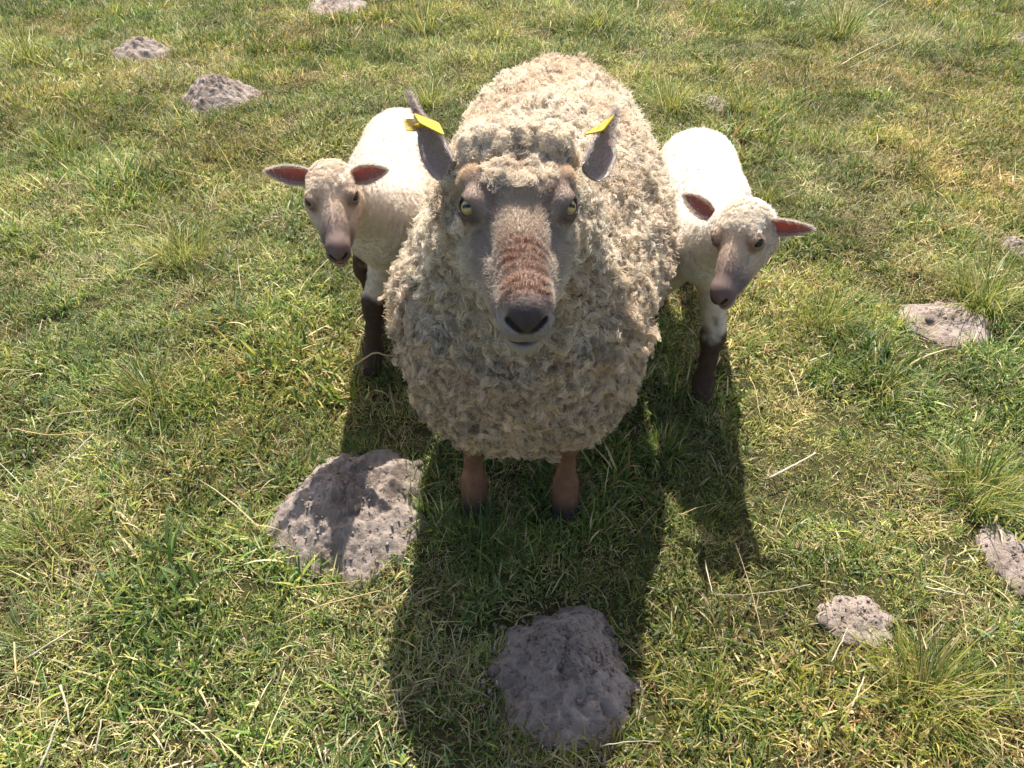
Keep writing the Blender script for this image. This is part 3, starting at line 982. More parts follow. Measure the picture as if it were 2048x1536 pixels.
# soft undercoat filling between the locks
P, N = sample_surface(bV, bQ, bN, 75000, wool_b)
keep = (to_local(P, HF, HS)[:, 1] < -0.05) | (head_fn(P) > 0.010)
P, N = P[keep], N[keep]
cl = np.stack([vnoise(P, 60, 40 + i) - 0.5 for i in range(3)], -1)
X = combed(P - N * 0.002, N, cl * 4, 0.009 + 0.007 * r.random(len(P)), 1.1, 5, r, 0.6)
X = X + r.normal(0, 0.0012, X.shape) * np.linspace(0, 1, 5)[None, :, None]
hair_object('undercoat', X, 0.00045 * np.ones(X.shape[:2]), np.broadcast_to((wool_color(P) * mix(np.ones((1, 3)), [0.92, 0.85, 0.76], sstep(1.5, 1.2, P[:, 1])) * r.uniform(0.85, 1.1, (len(P), 1)))[:, None], X.shape), M_WOOL, ewe, E_BASE)  # browner at the front: gap shade painted in along with grubby wool
# ragged wool tags hanging under the brisket
Pt = np.array([(r.uniform(-0.055, 0.075), 1.14 + 0.02 * r.normal(), 0.325 + 0.01 * r.normal()) for _ in range(26)])
Pt[:5] = np.array([0.028, 1.12, 0.305]) + r.normal(0, 0.012, (5, 3))
X, idx, s = locks(Pt, np.tile([0, -0.35, -0.95], (26, 1)), 40, 12, r.uniform(0.02, 0.048, 26), 0.014, 0.009, 0.009, 1.5, 0.2, r)
Cc = np.broadcast_to((wool_color(Pt) * 0.9)[idx][:, None], X.shape)
hair_object('brisket_wool', X, 0.0005 * (1 - 0.5 * np.broadcast_to(s, X.shape[:2])), Cc, M_WOOL, ewe, E_BASE)
# wool on the poll, brow and cheeks
P, N = sample_surface(hV, hQ, hN, 2200, hw)
q = to_local(P, HF, HS)
upw = norm(N + 0.35 * HF[1][2])
L = 0.006 + 0.007 * r.random(len(P))
X, idx, s = locks(P - N * 0.003, upw, 30, 9, L, 0.0080, 0.0050, 0.0035, 0.8, 0.0, r, 0.3)
wc = wool_color(P, 5) * 1.08
Cc = np.broadcast_to(wc[idx][:, None], X.shape).copy()
ss = np.broadcast_to(s, X.shape[:2])
dirty = (r.random(len(P)) < 0.3) * r.uniform(0.5, 0.95, len(P))
wgt = (dirty[idx][:, None] * sstep(0.7, 0.95, ss))[..., None]
Cc = Cc * (1 - wgt) + np.array([0.14, 0.125, 0.11]) * wgt
hair_object('topknot', X, 0.00032 * (1 - 0.4 * ss), Cc, M_WOOL, ewe, E_BASE)
# short hair of the face
q = to_local(hV, HF, HS)
_, pad = ewe_face_color(q)
wface = (1 - hw) * (1 - sstep(0.1, 0.5, pad)) * (q[:, 1] > -0.1)
eyed = np.linalg.norm(np.stack([np.abs(q[:, 0]), q[:, 1], q[:, 2]], -1) - EYE_C - EYE_G * 0.010, axis=1)
wface *= sstep(0.0130, 0.0155, eyed)
P, N = sample_surface(hV, hQ, hN, 62000, wface)
q = to_local(P, HF, HS)
D = np.stack([0.55 * np.sign(q[:, 0]) * sstep(0.004, 0.03, np.abs(q[:, 0])), -1 * np.ones(len(q)), -0.55 * sstep(0.02, -0.05, q[:, 2])], -1)
away = q - (EYE_C + EYE_G * 0.01) * np.stack([np.sign(q[:, 0]), np.ones(len(q)), np.ones(len(q))], -1)
near_eye = sstep(0.040, 0.018, np.linalg.norm(away, axis=1))
D = (norm(D) * (1 - near_eye)[:, None] + 1.5 * norm(away) * near_eye[:, None]) @ HF[1]
jaw = sstep(-0.045, -0.085, q[:, 2]) * sstep(0.10, 0.06, q[:, 1])
cheek = sstep(0.045, 0.06, np.abs(q[:, 0])) * sstep(-0.01, -0.04, q[:, 2])
bridge = sstep(0.03, 0.02, np.abs(q[:, 0])) * sstep(-0.03, -0.012, q[:, 2]) * sstep(-0.01, 0.02, q[:, 1])
muz = np.maximum(sstep(0.115, 0.14, q[:, 1]) * sstep(-0.025, -0.04, q[:, 2]), sstep(0.148, 0.16, q[:, 1]))
L = (0.0042 + 0.0034 * r.random(len(q))) * (1 + 1.6 * np.maximum(jaw, cheek)) * (1 - 0.1 * bridge) * (1 - 0.65 * muz) * (1 - 0.6 * near_eye)
X = combed(P - N * 0.0008, N, D, L, 0.55, 5, r, 0.22)
fc, _ = ewe_face_color(q)
fc = fc * r.uniform(0.8, 1.25, (len(q), 1))
Cc = np.broadcast_to(fc[:, None], X.shape).copy()
ss = np.linspace(0, 1, 5)[None, :]
Cc *= (0.9 + 0.25 * ss)[..., None]
hair_object('face_hair', X, 0.00024 * (1 - 0.6 * ss) * np.ones((len(q), 1)), Cc, M_FUR, ewe, E_BASE)
# leg hair
P, N = sample_surface(bV, bQ, bN, 9000, (1 - wool_b) * (bV[:, 2] > 0.03))
X = combed(P, N, np.tile([0, 0, -1.0], (len(P), 1)), 0.007 + 0.004 * r.random(len(P)), 0.4, 4, r)
lc = mix(np.array([[0.23, 0.11, 0.057]]) * r.uniform(0.6, 1.3, (len(P), 1)), [0.035, 0.025, 0.02], sstep(0.08, 0.02, P[:, 2]))
hair_object('leg_hair', X, 0.0003 * (1 - 0.5 * np.linspace(0, 1, 4))[None] * np.ones((len(P), 1)), np.broadcast_to(lc[:, None], X.shape), M_FUR, ewe, E_BASE)
Pe, Ne, De = [], [], []
for e in (earL, earR):
    k = r.choice(len(e[3]), 2600)
    Pe.append(e[0][k] + r.normal(0, 0.0012, (len(k), 3)))
    Ne.append(e[5][k])
    De.append(np.tile(e[6], (len(k), 1)))
Pe, Ne, De = np.concatenate(Pe), np.concatenate(Ne), np.concatenate(De)
X = combed(Pe, Ne, De, 0.003 + 0.003 * r.random(len(Pe)), 0.4, 4, r, 0.3)
hair_object('ear_hair', X, 0.0002 * np.ones(X.shape[:2]), np.broadcast_to(np.array([0.50, 0.41, 0.345]), X.shape), M_FUR, ewe, E_BASE)
# bits of straw and burr caught in the fleece
def rod(pts, r0, r1, nseg=6):
    pts = np.asarray(pts, float)
    k = len(pts)
    tg = norm(np.gradient(pts, axis=0))
    t1, t2 = tangent_frame(tg)
    a = np.linspace(0, 2 * np.pi, nseg, endpoint=False)
    rr = np.linspace(r0, r1, k)
    V = pts[:, None] + rr[:, None, None] * (np.cos(a)[None, :, None] * t1[:, None] + np.sin(a)[None, :, None] * t2[:, None])
    gi = np.arange(k * nseg).reshape(k, nseg)
    Qd = np.stack([gi[:-1], gi[1:], np.roll(gi[1:], -1, 1), np.roll(gi[:-1], -1, 1)], -1).reshape(-1, 4)
    caps = [np.array([[gi[0, 0], gi[0, i], gi[0, i + 1], gi[0, i + 1]] for i in range(1, nseg - 1)])[:, [0, 1, 2]], np.array([[gi[-1, 0], gi[-1, i + 1], gi[-1, i]] for i in range(1, nseg - 1)])]
    faces = [tuple(f) for f in Qd.tolist()] + [tuple(f) for c in caps for f in c.tolist()]
    return V.reshape(-1, 3), faces
ewe_top = np.where((bN[:, 2] > 0.45) & (bV[:, 1] > 1.25) & (wool_b > 0.9))[0]
for i in range(34):
    k = ewe_top[r.integers(len(ewe_top))]
    if i < 8:
        k = ewe_top[np.argmin(np.linalg.norm(bV[ewe_top] - np.array([0.17 + 0.05 * r.normal(), 1.45 + 0.08 * r.normal(), 0.74]), axis=1))]
    t1, t2 = tangent_frame(bN[k:k + 1])
    a = r.uniform(0, 6.28)
    d = t1[0] * math.cos(a) + t2[0] * math.sin(a)
    l = r.uniform(0.02, 0.055)
    tt = np.linspace(-0.5, 0.5, 6)[:, None]
    side = np.cross(d, bN[k])
    pts_ = bV[k] + bN[k] * 0.022 + d * tt * l + side * (0.25 * l * (tt ** 2) * r.normal()) - bN[k] * (tt ** 2) * 0.02
    V, Fc = rod(pts_, 0.0006, 0.0004, 5)
    link('straw_bit', mesh_data('straw_bit', V - E_BASE, Fc, M_STRAW, np.tile(np.array([0.20, 0.125, 0.06]) * r.uniform(0.6, 1.3), (len(V), 1))), ewe)

# ear tags
def plate(corners, thick, col, rounded=0.0):
    """thin plate with rounded outline from four corners in world space"""
    c = np.asarray(corners, float)
    u = np.linspace(0, 2 * np.pi, 28, endpoint=False)
    ex = 7.0
    a = np.sign(np.cos(u)) * np.abs(np.cos(u)) ** (2 / ex) * 0.5 + 0.5
    b = np.sign(np.sin(u)) * np.abs(np.sin(u)) ** (2 / ex) * 0.5 + 0.5
    P = (c[0] * ((1 - a) * (1 - b))[:, None] + c[1] * (a * (1 - b))[:, None] + c[2] * (a * b)[:, None] + c[3] * ((1 - a) * b)[:, None])
    n = norm(np.cross(c[1] - c[0], c[3] - c[0]))
    V = np.concatenate([P + n * thick / 2, P - n * thick / 2])
    k = len(u)
    F_ = [tuple(range(k)), tuple(range(2 * k - 1, k - 1, -1))] + [(i, i + k, (i + 1) % k + k, (i + 1) % k) for i in range(k)]
    return V, F_, np.tile(col, (len(V), 1))
TAGC = np.array([0.56, 0.39, 0.02])
def ear_tag(front, back, pin):
    V, F_, C = plate(front, 0.0016, TAGC)
    o = link('ear_tag', mesh_data('ear_tag', V - E_BASE, F_, M_TAG, C, smooth=False), ewe)
    if back is not None:
        V, F_, C = plate(back, 0.0016, TAGC * 0.9)
        link('back_plate', mesh_data('back_plate', V - E_BASE, F_, M_TAG, C, smooth=False), o)
    V, Fc = rod(np.linspace(pin[0], pin[1], 4), 0.003, 0.003, 8)
    link('pin', mesh_data('pin', V - E_BASE, Fc, M_TAG, np.tile(TAGC, (len(V), 1))), o)
ear_tag([at_depth(826, 226, 1.035), at_depth(838, 246, 1.015), at_depth(890, 272, 1.0), at_depth(878, 246, 1.035)],
        [at_depth(806, 238, 1.075), at_depth(812, 262, 1.06), at_depth(842, 262, 1.055), at_depth(836, 238, 1.07)],
        (at_depth(846, 250, 1.03), at_depth(830, 252, 1.06)))
ear_tag([at_depth(1168, 270, 1.03), at_depth(1206, 262, 1.02), at_depth(1232, 228, 1.045), at_depth(1200, 248, 1.06)],
        None, (at_depth(1205, 256, 1.035), at_depth(1208, 262, 1.05)))

# ------------------------------------------------------------------ the lambs
def lamb_face_color(q, k=0):
    ax, f, u = np.abs(q[:, 0]), q[:, 1], q[:, 2]
    n1 = fbm(q, 60, 3, 121 + k)
    c = np.tile([0.50, 0.41, 0.315], (len(q), 1))
    c = mix(c, [0.22, 0.165, 0.13], sstep(0.034, 0.018, np.linalg.norm(np.stack([ax, f, u], -1) - EYE_C * [0.95, 1, 1], axis=1)))
    c = mix(c, [0.36, 0.29, 0.24], sstep(0.02, 0.05, f) * sstep(0.035, 0.015, ax))
    c = mix(c, [0.17, 0.13, 0.118], sstep(0.045, 0.11, f + (n1 - 0.5) * 0.03) * sstep(-0.085, -0.06, u))
    c = mix(c, [0.13, 0.095, 0.09], sstep(0.13, 0.155, f))
    c = mix(c, [0.30, 0.22, 0.2], sstep(0.12, 0.14, f) * sstep(-0.05, -0.06, u))
    m = np.stack([ax, f, u], -1)
    nos = nostril_d(q, m)
    c = mix(c, [0.015, 0.012, 0.012], sstep(0.0012, -0.0006, nos))
    lip = ellip(q, (0, 0.165, -0.0715), (0.030, 0.022, 0.0020))
    c = mix(c, [0.07, 0.045, 0.04], sstep(0.0012, -0.0002, lip) * sstep(0.12, 0.14, f))
    return c * np.array([1.15, 1.08, 1.02]) * (0.85 + 0.3 * n1)[:, None]

def make_lamb(label, base, eye, muzzle, head_up, s, trunk, neck, legs, ears, seed, wool, dark_z):
    r = np.random.default_rng(seed)
    base = np.asarray(base, float)
    fr = frame(eye, np.asarray(muzzle) - np.asarray(eye), head_up)
    def tr(p):
        d = chain(p, trunk, 0.05)
        nk = to_world(np.array([[0, -0.075, -0.045]]), fr, s)[0]
        return smin(d, rcone(p, neck[0], nk, neck[1], 0.052), 0.06)
    def lg(p):
        d = None
        for L_ in legs:
            e = chain(p, L_, 0.02)
            d = e if d is None else smin(d, e, 0.008)
        return d
    fn = lambda p: smin(tr(p), lg(p), 0.035)
    allp = np.array([t[0] for t in trunk] + [p for L_ in legs for p, _ in L_] + [list(eye)])
    lo, hi = allp.min(0) - 0.18, allp.max(0) + 0.18
    lo[2] = -0.04
    V, Qd = surface_nets(fn, lo, hi, 0.0072)
    VN = vert_normals(V, Qd)
    hc = to_world(np.array([[0, 0.02, -0.03]]), fr, s)[0]
    hfn = lambda p: head_sdf(to_local(p, fr, s), True) * s
    hV, hQ = surface_nets(hfn, hc - 0.155, hc + 0.155, 0.0026)
    hN = vert_normals(hV, hQ)
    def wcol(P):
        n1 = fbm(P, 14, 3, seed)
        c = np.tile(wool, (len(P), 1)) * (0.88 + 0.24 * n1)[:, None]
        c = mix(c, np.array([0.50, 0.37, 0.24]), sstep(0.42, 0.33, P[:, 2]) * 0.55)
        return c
    def lcol(P):
        nn = fbm(P, 30, 3, seed + 3)
        k = sstep(dark_z + 0.025, dark_z - 0.025, P[:, 2] + (nn - 0.5) * 0.13)
        c = mix(np.array([0.60, 0.50, 0.40]) * np.ones((len(P), 1)), [0.075, 0.045, 0.032], k)
        return c * (0.7 + 0.6 * fbm(P, 90, 2, 6))[:, None]
    wl = sstep(0.0, 0.03, lg(V) - tr(V))
    # crimped fleece: fine folds round the neck
    fold = np.sin((V @ norm(np.array(neck[0]) - hc)) * 300 + 9 * fbm(V, 22, 2, seed)) * 0.0016
    V = V + VN * (wl * (fold * sstep(0.30, 0.12, np.linalg.norm(V - np.array(neck[0]), axis=1)) + (fbm(V, 45, 3, seed + 8) - 0.5) * 0.006))[:, None]
    VN = vert_normals(V, Qd)
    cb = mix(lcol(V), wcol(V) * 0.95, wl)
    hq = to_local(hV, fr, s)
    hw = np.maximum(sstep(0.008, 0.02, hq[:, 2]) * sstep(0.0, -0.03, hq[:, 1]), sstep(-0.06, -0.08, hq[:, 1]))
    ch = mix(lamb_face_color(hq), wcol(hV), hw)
    Vs, Qs, Cs, Ms = [V, hV], [Qd, hQ], [cb, ch], [0, 0]
    t = thing('lamb', base, label, 'lamb', 'lambs standing beside the ewe')
    EarH = []
    for (eb, et, face, w) in ears:
        e = ear(eb, et, face, w, 1.15, 0.004, -0.006, 0.0016)
        c = mix(np.tile([0.62, 0.52, 0.44], (len(e[3]), 1)), np.array([0.38, 0.19, 0.155]), e[2] * sstep(1.0, 0.8, np.abs(e[4])))
        Vs.append(e[0]); Qs.append(e[1]); Cs.append(c); Ms.append(1)
        EarH.append(e)
    link('body', merged('lamb_body', Vs, Qs, Cs, Ms, [M_LAMB, M_EAR], base), t)
    add_eyes(t, base, fr, s, LAMB_EYE)
    # wool on body
    n = 90000
    P, N = sample_surface(V, Qd, VN, n, wl)
    ql = to_local(P, fr, s)
    keep = (ql[:, 1] < -0.03) | (hfn(P) > 0.006)
    P, N = P[keep], N[keep]
    clump = np.stack([fbm(P, 55, 2, seed + 20 + i) - 0.5 for i in range(3)], -1)
    D = np.array([0, 0, -0.6]) + clump * 5
    X = combed(P - N * 0.001, N, D, 0.005 + 0.004 * r.random(len(P)), 0.45, 4, r, 0.35)
    c = wcol(P) * r.uniform(0.88, 1.1, (len(P), 1))
    q4 = np.linspace(0, 1, 4)[None]
    hair_object('lamb_fleece', X, 0.00042 * (1 - 0.5 * q4) * np.ones((len(P), 1)), np.broadcast_to(c[:, None], X.shape), M_WOOL, t, base)
    # curls on the brow
    P, N = sample_surface(hV, hQ, hN, 620, hw * (hq[:, 1] > -0.11))
    X, idx, ss = locks(P - N * 0.002, N, 14, 7, 0.005 + 0.004 * r.random(len(P)), 0.005, 0.003, 0.0025, 1.0, 0.0, r, 0.35)
    Cc = np.broadcast_to((wcol(P) * np.array([1.0, 0.96, 0.9]))[idx][:, None], X.shape)
    hair_object('brow_curls', X, 0.0004 * (1 - 0.5 * np.broadcast_to(ss, X.shape[:2])), Cc, M_WOOL, t, base)
    # face hair
    eyed = np.linalg.norm(np.stack([np.abs(hq[:, 0]), hq[:, 1], hq[:, 2]], -1) - EYE_C - EYE_G * 0.010, axis=1)
    wf = (1 - hw) * sstep(0.155, 0.14, hq[:, 1]) * sstep(0.0130, 0.0155, eyed)
    P, N = sample_surface(hV, hQ, hN, 15000, wf)
    q = to_local(P, fr, s)
    D = np.stack([0.5 * np.sign(q[:, 0]), -1 * np.ones(len(q)), -0.5 * np.ones(len(q))], -1)
    away = q - (EYE_C + EYE_G * 0.01) * np.stack([np.sign(q[:, 0]), np.ones(len(q)), np.ones(len(q))], -1)
    near_eye = sstep(0.040, 0.018, np.linalg.norm(away, axis=1))
    D = (norm(D) * (1 - near_eye)[:, None] + 1.5 * norm(away) * near_eye[:, None]) @ fr[1]
    X = combed(P - N * 0.0006, N, D, (0.0035 + 0.003 * r.random(len(q))) * (1 - 0.5 * sstep(0.09, 0.13, q[:, 1])), 0.5, 4, r, 0.25)
    c = lamb_face_color(q) * r.uniform(0.75, 1.3, (len(q), 1))
    hair_object('face_hair', X, 0.00026 * (1 - 0.6 * q4) * np.ones((len(q), 1)), np.broadcast_to(c[:, None], X.shape), M_FUR, t, base)
    # leg hair
    P, N = sample_surface(V, Qd, VN, 9000, (1 - wl) * (V[:, 2] > 0.02))
    X = combed(P, N, np.tile([0, 0, -1.0], (len(P), 1)), 0.005 + 0.003 * r.random(len(P)), 0.45, 4, r)
    c = lcol(P) * r.uniform(0.7, 1.3, (len(P), 1))
    hair_object('leg_hair', X, 0.0003 * (1 - 0.5 * q4) * np.ones((len(P), 1)), np.broadcast_to(c[:, None], X.shape), M_FUR, t, base)
    # ear fringe
    Pe, Ne, Ce, De = [], [], [], []
    for e in EarH:
        k = r.choice(np.where(np.abs(e[4]) > 0.6)[0], 900)
        kb = r.choice(np.where(e[2] < 0.5)[0], 2200)
        k = np.concatenate([k, kb])
        Pe.append(e[0][k] + r.normal(0, 0.0012, (len(k), 3)))
        Ne.append(e[5][k])
        De.append(np.tile(e[6], (len(k), 1)))
    Pe, Ne, De = np.concatenate(Pe), np.concatenate(Ne), np.concatenate(De)
    X = combed(Pe, Ne, De, 0.004 + 0.003 * r.random(len(Pe)), 0.5, 4, r, 0.3)
    hair_object('ear_hair', X, 0.00022 * (1 - 0.5 * q4) * np.ones((len(Pe), 1)), np.broadcast_to(np.array([0.66, 0.56, 0.46]), X.shape), M_FUR, t, base)
    return t

def leg(top, rt, knee, rk, hoof, bend=0.01):
    top, knee, hoof = map(lambda a: np.asarray(a, float), (top, knee, hoof))
    fet = knee + (hoof - knee) * 0.72 + np.array([0, bend, 0])
    return [(top, rt), (knee + np.array([0, 0, 0.03]), rk * 0.95), (knee, rk), (knee + (fet - knee) * 0.5, rk * 0.74), (fet, rk * 0.95), (hoof + np.array([0, -0.008, 0.0]), rk * 1.12)]

eyeA, muzA = at_depth(664, 398, 1.64), at_depth(673, 500, 1.585)
make_lamb('white lamb left of the ewe with both ears level and its head raised', (-0.33, 1.95, 0),
          eyeA, muzA, (-0.04, 0, 1), 0.74,
          [((-0.300, 1.76, 0.445), 0.112), ((-0.305, 1.98, 0.445), 0.116), ((-0.315, 2.18, 0.44), 0.112)],
          ((-0.315, 1.70, 0.50), 0.088),
          [leg((-0.305, 1.745, 0.38), 0.042, (-0.362, 1.735, 0.20), 0.0245, (-0.386, 1.74, 0.0)),
           leg((-0.380, 1.83, 0.40), 0.036, (-0.415, 1.92, 0.20), 0.021, (-0.402, 2.0, 0.0)),
           leg((-0.26, 2.20, 0.38), 0.06, (-0.25, 2.27, 0.19), 0.026, (-0.25, 2.24, 0.0)),
           leg((-0.36, 2.20, 0.38), 0.06, (-0.34, 2.30, 0.19), 0.026, (-0.33, 2.28, 0.0))],
          [(at_depth(622, 352, 1.66), at_depth(531, 341, 1.645), (0.05, -0.8, 0.12), 0.040), (at_depth(706, 352, 1.66), at_depth(772, 338, 1.655), (0.0, -0.8, 0.15), 0.040)], 41, [0.74, 0.66, 0.56], 0.262)
eyeB, muzB = at_depth(1474, 480, 1.62), at_depth(1430, 586, 1.592)
make_lamb('white lamb right of the ewe with tilted head and one red backlit ear', (0.48, 1.85, 0),
          eyeB, muzB, (-0.25, 0.05, 1), 0.75,
          [((0.468, 1.665, 0.435), 0.095), ((0.484, 1.85, 0.440), 0.102), ((0.504, 2.05, 0.437), 0.110)],
          ((0.458, 1.60, 0.48), 0.088),
          [leg((0.480, 1.65, 0.38), 0.044, (0.505, 1.625, 0.185), 0.0265, (0.505, 1.615, 0.0)),
           leg((0.41, 1.70, 0.36), 0.046, (0.375, 1.78, 0.185), 0.0245, (0.365, 1.82, 0.0)),
           leg((0.46, 2.08, 0.38), 0.06, (0.45, 2.15, 0.19), 0.026, (0.45, 2.12, 0.0)),
           leg((0.56, 2.08, 0.38), 0.06, (0.545, 2.17, 0.19), 0.026, (0.54, 2.13, 0.0))],
          [(at_depth(1424, 430, 1.64), at_depth(1367, 386, 1.66), (-0.1, -0.8, 0.2), 0.038), (at_depth(1522, 447, 1.63), at_depth(1625, 458, 1.60), (0.05, -0.8, -0.05), 0.040)], 43, [0.80, 0.75, 0.67], 0.232)

# ------------------------------------------------------------------ tussocks
def tussock(u, v, w_px, h_px, n, style, label, seed, fan=0.5):
    r = np.random.default_rng(500 + seed)
    c = on_ground(u, v)
    dpt = np.linalg.norm(c - np.array([0, 0, CAM_H]))
    px = dpt / F_PX
    spread = w_px * px * 0.30
    L1 = h_px * px * (0.95 if v > 350 else 1.25)
    pal = {'green': (5, 2, 3, 1, 0.5, 0.3, 0.2), 'yellow': (3.5, 1.2, 6, 1.2, 0.7, 0.1, 0.5), 'blue': (2, 1, 1.2, 1.5, 0.8, 4, 0.2), 'dark': (5, 5, 1.5, 0.4, 0.6, 0.6, 0.2), 'dry': (0.8, 0.3, 2, 3, 5, 0.2, 1.5)}[style]
    base = np.array([c[0], c[1], ground_h(c[0], c[1])])
    zf = lambda a, b: ground_h(a + c[0], b + c[1]) - base[2]
    V, Fc, C = blades(int(n * 1.35), spread, L1 * 0.3, L1, max(0.0012, px * 0.7), max(0.0034, px * 1.6), fan, 0.75, 6, PAL, pal, r, outward=0.8, zfun=zf, power=0.7, tipdry=0.5)
    o = link('grass_tussock', mesh_data('grass_tussock', V, Fc, M_BLADE, C, smooth=False), None, base)
    return tag(o, label, 'grass tussock', 'grass tussocks in the pasture')
TS = [
    (365, 525, 170, 120, 320, 'yellow', 'bright yellow-green tussock left of the left lamb'),
    (55, 125, 110, 80, 170, 'yellow', 'yellowing tussock at the far upper left corner'),
    (850, 62, 75, 90, 150, 'yellow', 'upright tussock at the top edge behind the left lamb'),
    (995, 78, 90, 60, 160, 'yellow', 'low tussock directly behind the rump of the ewe'),
    (1200, 62, 85, 65, 150, 'yellow', 'brownish tussock at the top edge, behind the ewe to the right'),
    (1225, 96, 60, 40, 90, 'green', 'small tussock in front of the brownish one behind the ewe'),
    (1682, 72, 100, 85, 230, 'green', 'tallest dense tussock on the far right, near the top edge'),
    (1432, 138, 50, 38, 80, 'yellow', 'little tussock above the bare patch behind the right lamb'),
    (1980, 96, 80, 55, 130, 'yellow', 'tussock near the upper right corner'),
    (1345, 218, 120, 80, 260, 'yellow', 'wide tussock touching the right flank of the ewe'),
    (1480, 222, 75, 75, 150, 'yellow', 'tussock right of the tiny bare earth patch'),
    (860, 205, 90, 65, 150, 'yellow', 'tussock behind the tagged left ear of the ewe'),
    (1640, 300, 90, 60, 150, 'green', 'loose tussock on the open grass right of the right lamb'),
    (1535, 400, 60, 60, 110, 'yellow', 'small tussock against the shoulder of the right lamb'),
    (1650, 640, 150, 105, 300, 'yellow', 'tussock right of the front leg of the right lamb'),
    (1970, 600, 170, 150, 320, 'yellow', 'big yellow tussock above the flat trampled molehill'),
    (1960, 985, 190, 155, 340, 'green', 'long-bladed tussock at the right edge above the sandy molehill'),
    (1850, 1390, 260, 150, 460, 'yellow', 'largest spiky tussock at the lower right'),
    (955, 1085, 250, 120, 420, 'dark', 'dark spreading tussock in shadow before the front hooves'),
    (820, 985, 90, 110, 120, 'dark', 'thin tussock between the tall molehill and the hoof'),
    (100, 1090, 240, 125, 300, 'green', 'long arching tussock at the left edge'),
    (300, 790, 210, 120, 280, 'green', 'green tussock in the middle of the left side'),
    (470, 640, 130, 60, 170, 'blue', 'fine blue-green tuft left of the feet of the left lamb'),
    (1760, 780, 150, 90, 220, 'green', 'low green tussock below the flat trampled molehill'),
    (1330, 900, 110, 90, 150, 'green', 'sunlit tuft beside the ewe in the gap between shadows'),
    (130, 300, 150, 60, 220, 'green', 'broad green patch tussock left of the rounded molehill'),
    (440, 245, 110, 40, 120, 'green', 'short green tuft in front of the rounded molehill'),
    (305, 88, 60, 36, 70, 'yellow', 'tuft growing behind the farther molehill'),
    (60, 1290, 200, 110, 240, 'blue', 'pale blue-green tussock at the lower left edge'),
    (1420, 1400, 160, 110, 220, 'green', 'green tuft right of the shaded grey molehill'),
    (770, 1030, 60, 55, 60, 'green', 'small bright tuft growing on the side of the tall molehill'),
]
for i, a in enumerate(TS):
    tussock(*a[:6], a[6], i, 0.55)

# ------------------------------------------------------------------ fallen stalks
def stalk(pts, r0, r1, col, label, lift=0.03, seed=0):
    r = np.random.default_rng(900 + seed)
    c = np.array([on_ground(u, v, z) for (u, v, z) in pts])
    c[:, 2] += ground_h(c[:, 0], c[:, 1])
    tt = np.linspace(0, len(c) - 1, 14)
    P = np.stack([np.interp(tt, np.arange(len(c)), c[:, i]) for i in range(3)], -1)
    for _ in range(2):
        P[1:-1] = (P[:-2] + 2 * P[1:-1] + P[2:]) / 4
    base = P.mean(0)
    P[1:-1] += r.normal(0, 0.0004, P[1:-1].shape)
    V, Fc = rod(P, r0 * 0.75, r1 * 0.65, 7)
    n = fbm(V, 60, 2, seed)
    o = link('straw_stalk', mesh_data('straw_stalk', V - base, Fc, M_STRAW, np.array(col) * (0.7 + 0.6 * n)[:, None]), None, base)
    return tag(o, label, 'straw', 'straw stalks lying on the grass')
PALE, TAN, GREY = (0.50, 0.43, 0.29), (0.52, 0.38, 0.17), (0.36, 0.33, 0.23)
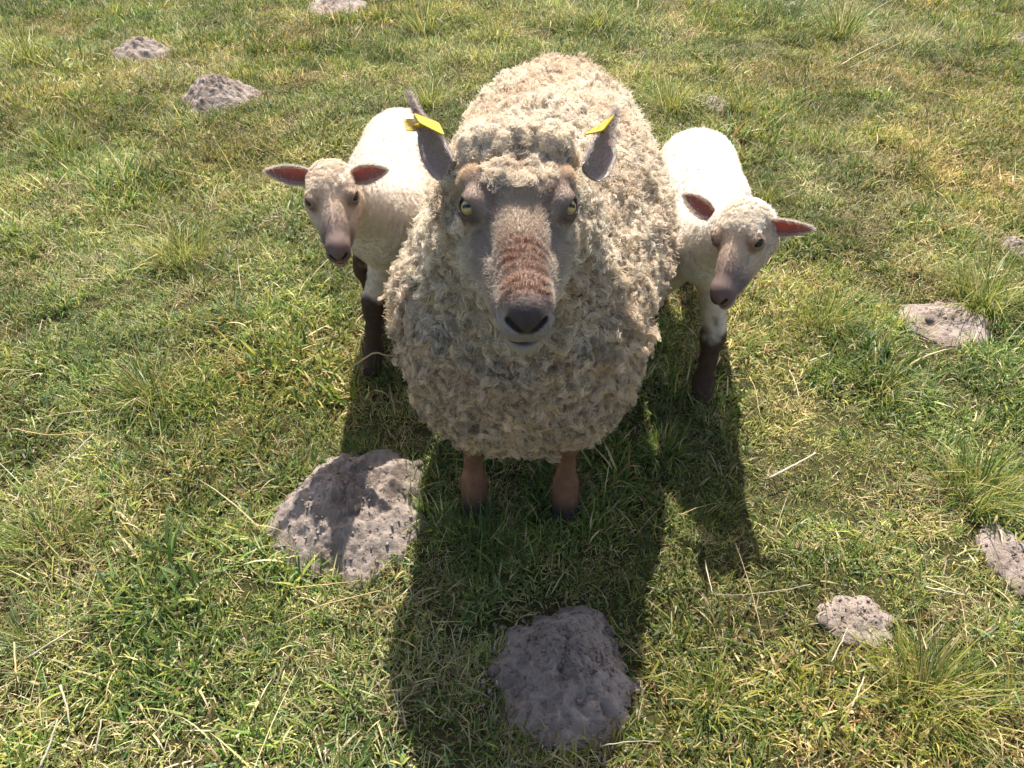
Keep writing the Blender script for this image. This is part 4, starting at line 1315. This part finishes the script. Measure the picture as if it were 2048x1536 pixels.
ST = [
    ([(684, 738, .06), (712, 714, .09), (748, 690, .13), (768, 700, .12), (792, 702, .11)], .0036, .0028, TAN, 'bent golden straw at the foot of the left lamb'),
    ([(1540, 950, .04), (1590, 926, .045), (1632, 904, .05)], .0042, .0034, PALE, 'thick pale straw lying right of the shadow of the right lamb'),
    ([(1620, 1174, .04), (1560, 1183, .045), (1470, 1190, .045), (1420, 1186, .04)], 0.0013, .0008, GREY, 'long thin dry stalk above the crumbled molehill'),
    ([(1850, 1178, .06), (1890, 1186, .06), (1925, 1192, .05)], .0026, .002, PALE, 'short pale stalk beside the pale sandy molehill'),
    ([(1682, 128, .04), (1720, 105, .05), (1795, 72, .05)], .0045, .002, PALE, 'dry stalk bundle lying in the far grass at upper right'),
    ([(1700, 134, .04), (1745, 112, .05), (1800, 88, .05)], .0035, .002, GREY, 'thinner dry stalk alongside the bundle at upper right'),
    ([(20, 850, .05), (90, 862, .06), (185, 858, .05)], .0022, .0014, TAN, 'long tan stalk lying near the left edge'),
    ([(185, 862, .05), (140, 905, .06), (95, 950, .05)], .0024, .0016, GREY, 'grey stalk crossing down from the long tan one'),
    ([(50, 1315, .05), (110, 1285, .06), (150, 1262, .05)], .0034, .002, GREY, 'pale grey stalk in the lower left grass'),
    ([(25, 1280, .05), (28, 1340, .05), (35, 1362, .04)], .0024, .0018, TAN, 'upright tan stalk at the lower left edge'),
    ([(120, 1370, .06), (132, 1410, .05), (136, 1445, .04)], .003, .002, PALE, 'pale straw in the lower left corner grass'),
    ([(75, 1530, .05), (95, 1485, .06), (112, 1435, .06)], .0034, .002, GREY, 'slanting stalk rising from the bottom left edge'),
    ([(185, 1500, .05), (192, 1470, .06), (200, 1435, .06)], .003, .0018, GREY, 'broad dry blade near the bottom left edge'),
    ([(590, 1172, .03), (650, 1168, .04), (720, 1160, .04)], .0022, .0012, TAN, 'thin stalk lying just below the tall molehill'),
    ([(565, 1250, .03), (640, 1212, .05), (760, 1180, .05)], .002, .0012, TAN, 'long stalk lying between the tall molehill and the big shadow'),
    ([(1580, 735, .04), (1592, 758, .04), (1600, 790, .04)], .0026, .0018, PALE, 'short pale straw right of the hoof of the right lamb'),
    ([(1500, 750, .04), (1512, 778, .04), (1520, 830, .03)], .0018, .0012, TAN, 'curved thin stalk at the edge of the right lamb shadow'),
    ([(1700, 1420, .04), (1712, 1395, .05), (1725, 1360, .05)], .0026, .0018, PALE, 'pale stalk at the foot of the largest spiky tussock'),
    ([(1660, 1330, .05), (1680, 1290, .06), (1692, 1262, .06)], .0018, .0012, PALE, 'thin pale stalk standing in front of the crumbled molehill'),
    ([(1200, 1490, .04), (1260, 1480, .05), (1320, 1482, .04)], .0018, .001, GREY, 'pale stalk lying below the shaded grey molehill'),
    ([(1410, 1120, .03), (1418, 1160, .04), (1425, 1185, .04)], .002, .0014, PALE, 'short pale stalk above the green tuft by the big shadow'),
    ([(1620, 720, .04), (1640, 712, .05), (1660, 706, .05)], .0034, .002, PALE, 'small broad straw below the tussock right of the right lamb'),
]
for i, (pts_, r0, r1, col, lab) in enumerate(ST):
    stalk(pts_, r0, r1, col, lab, seed=i)
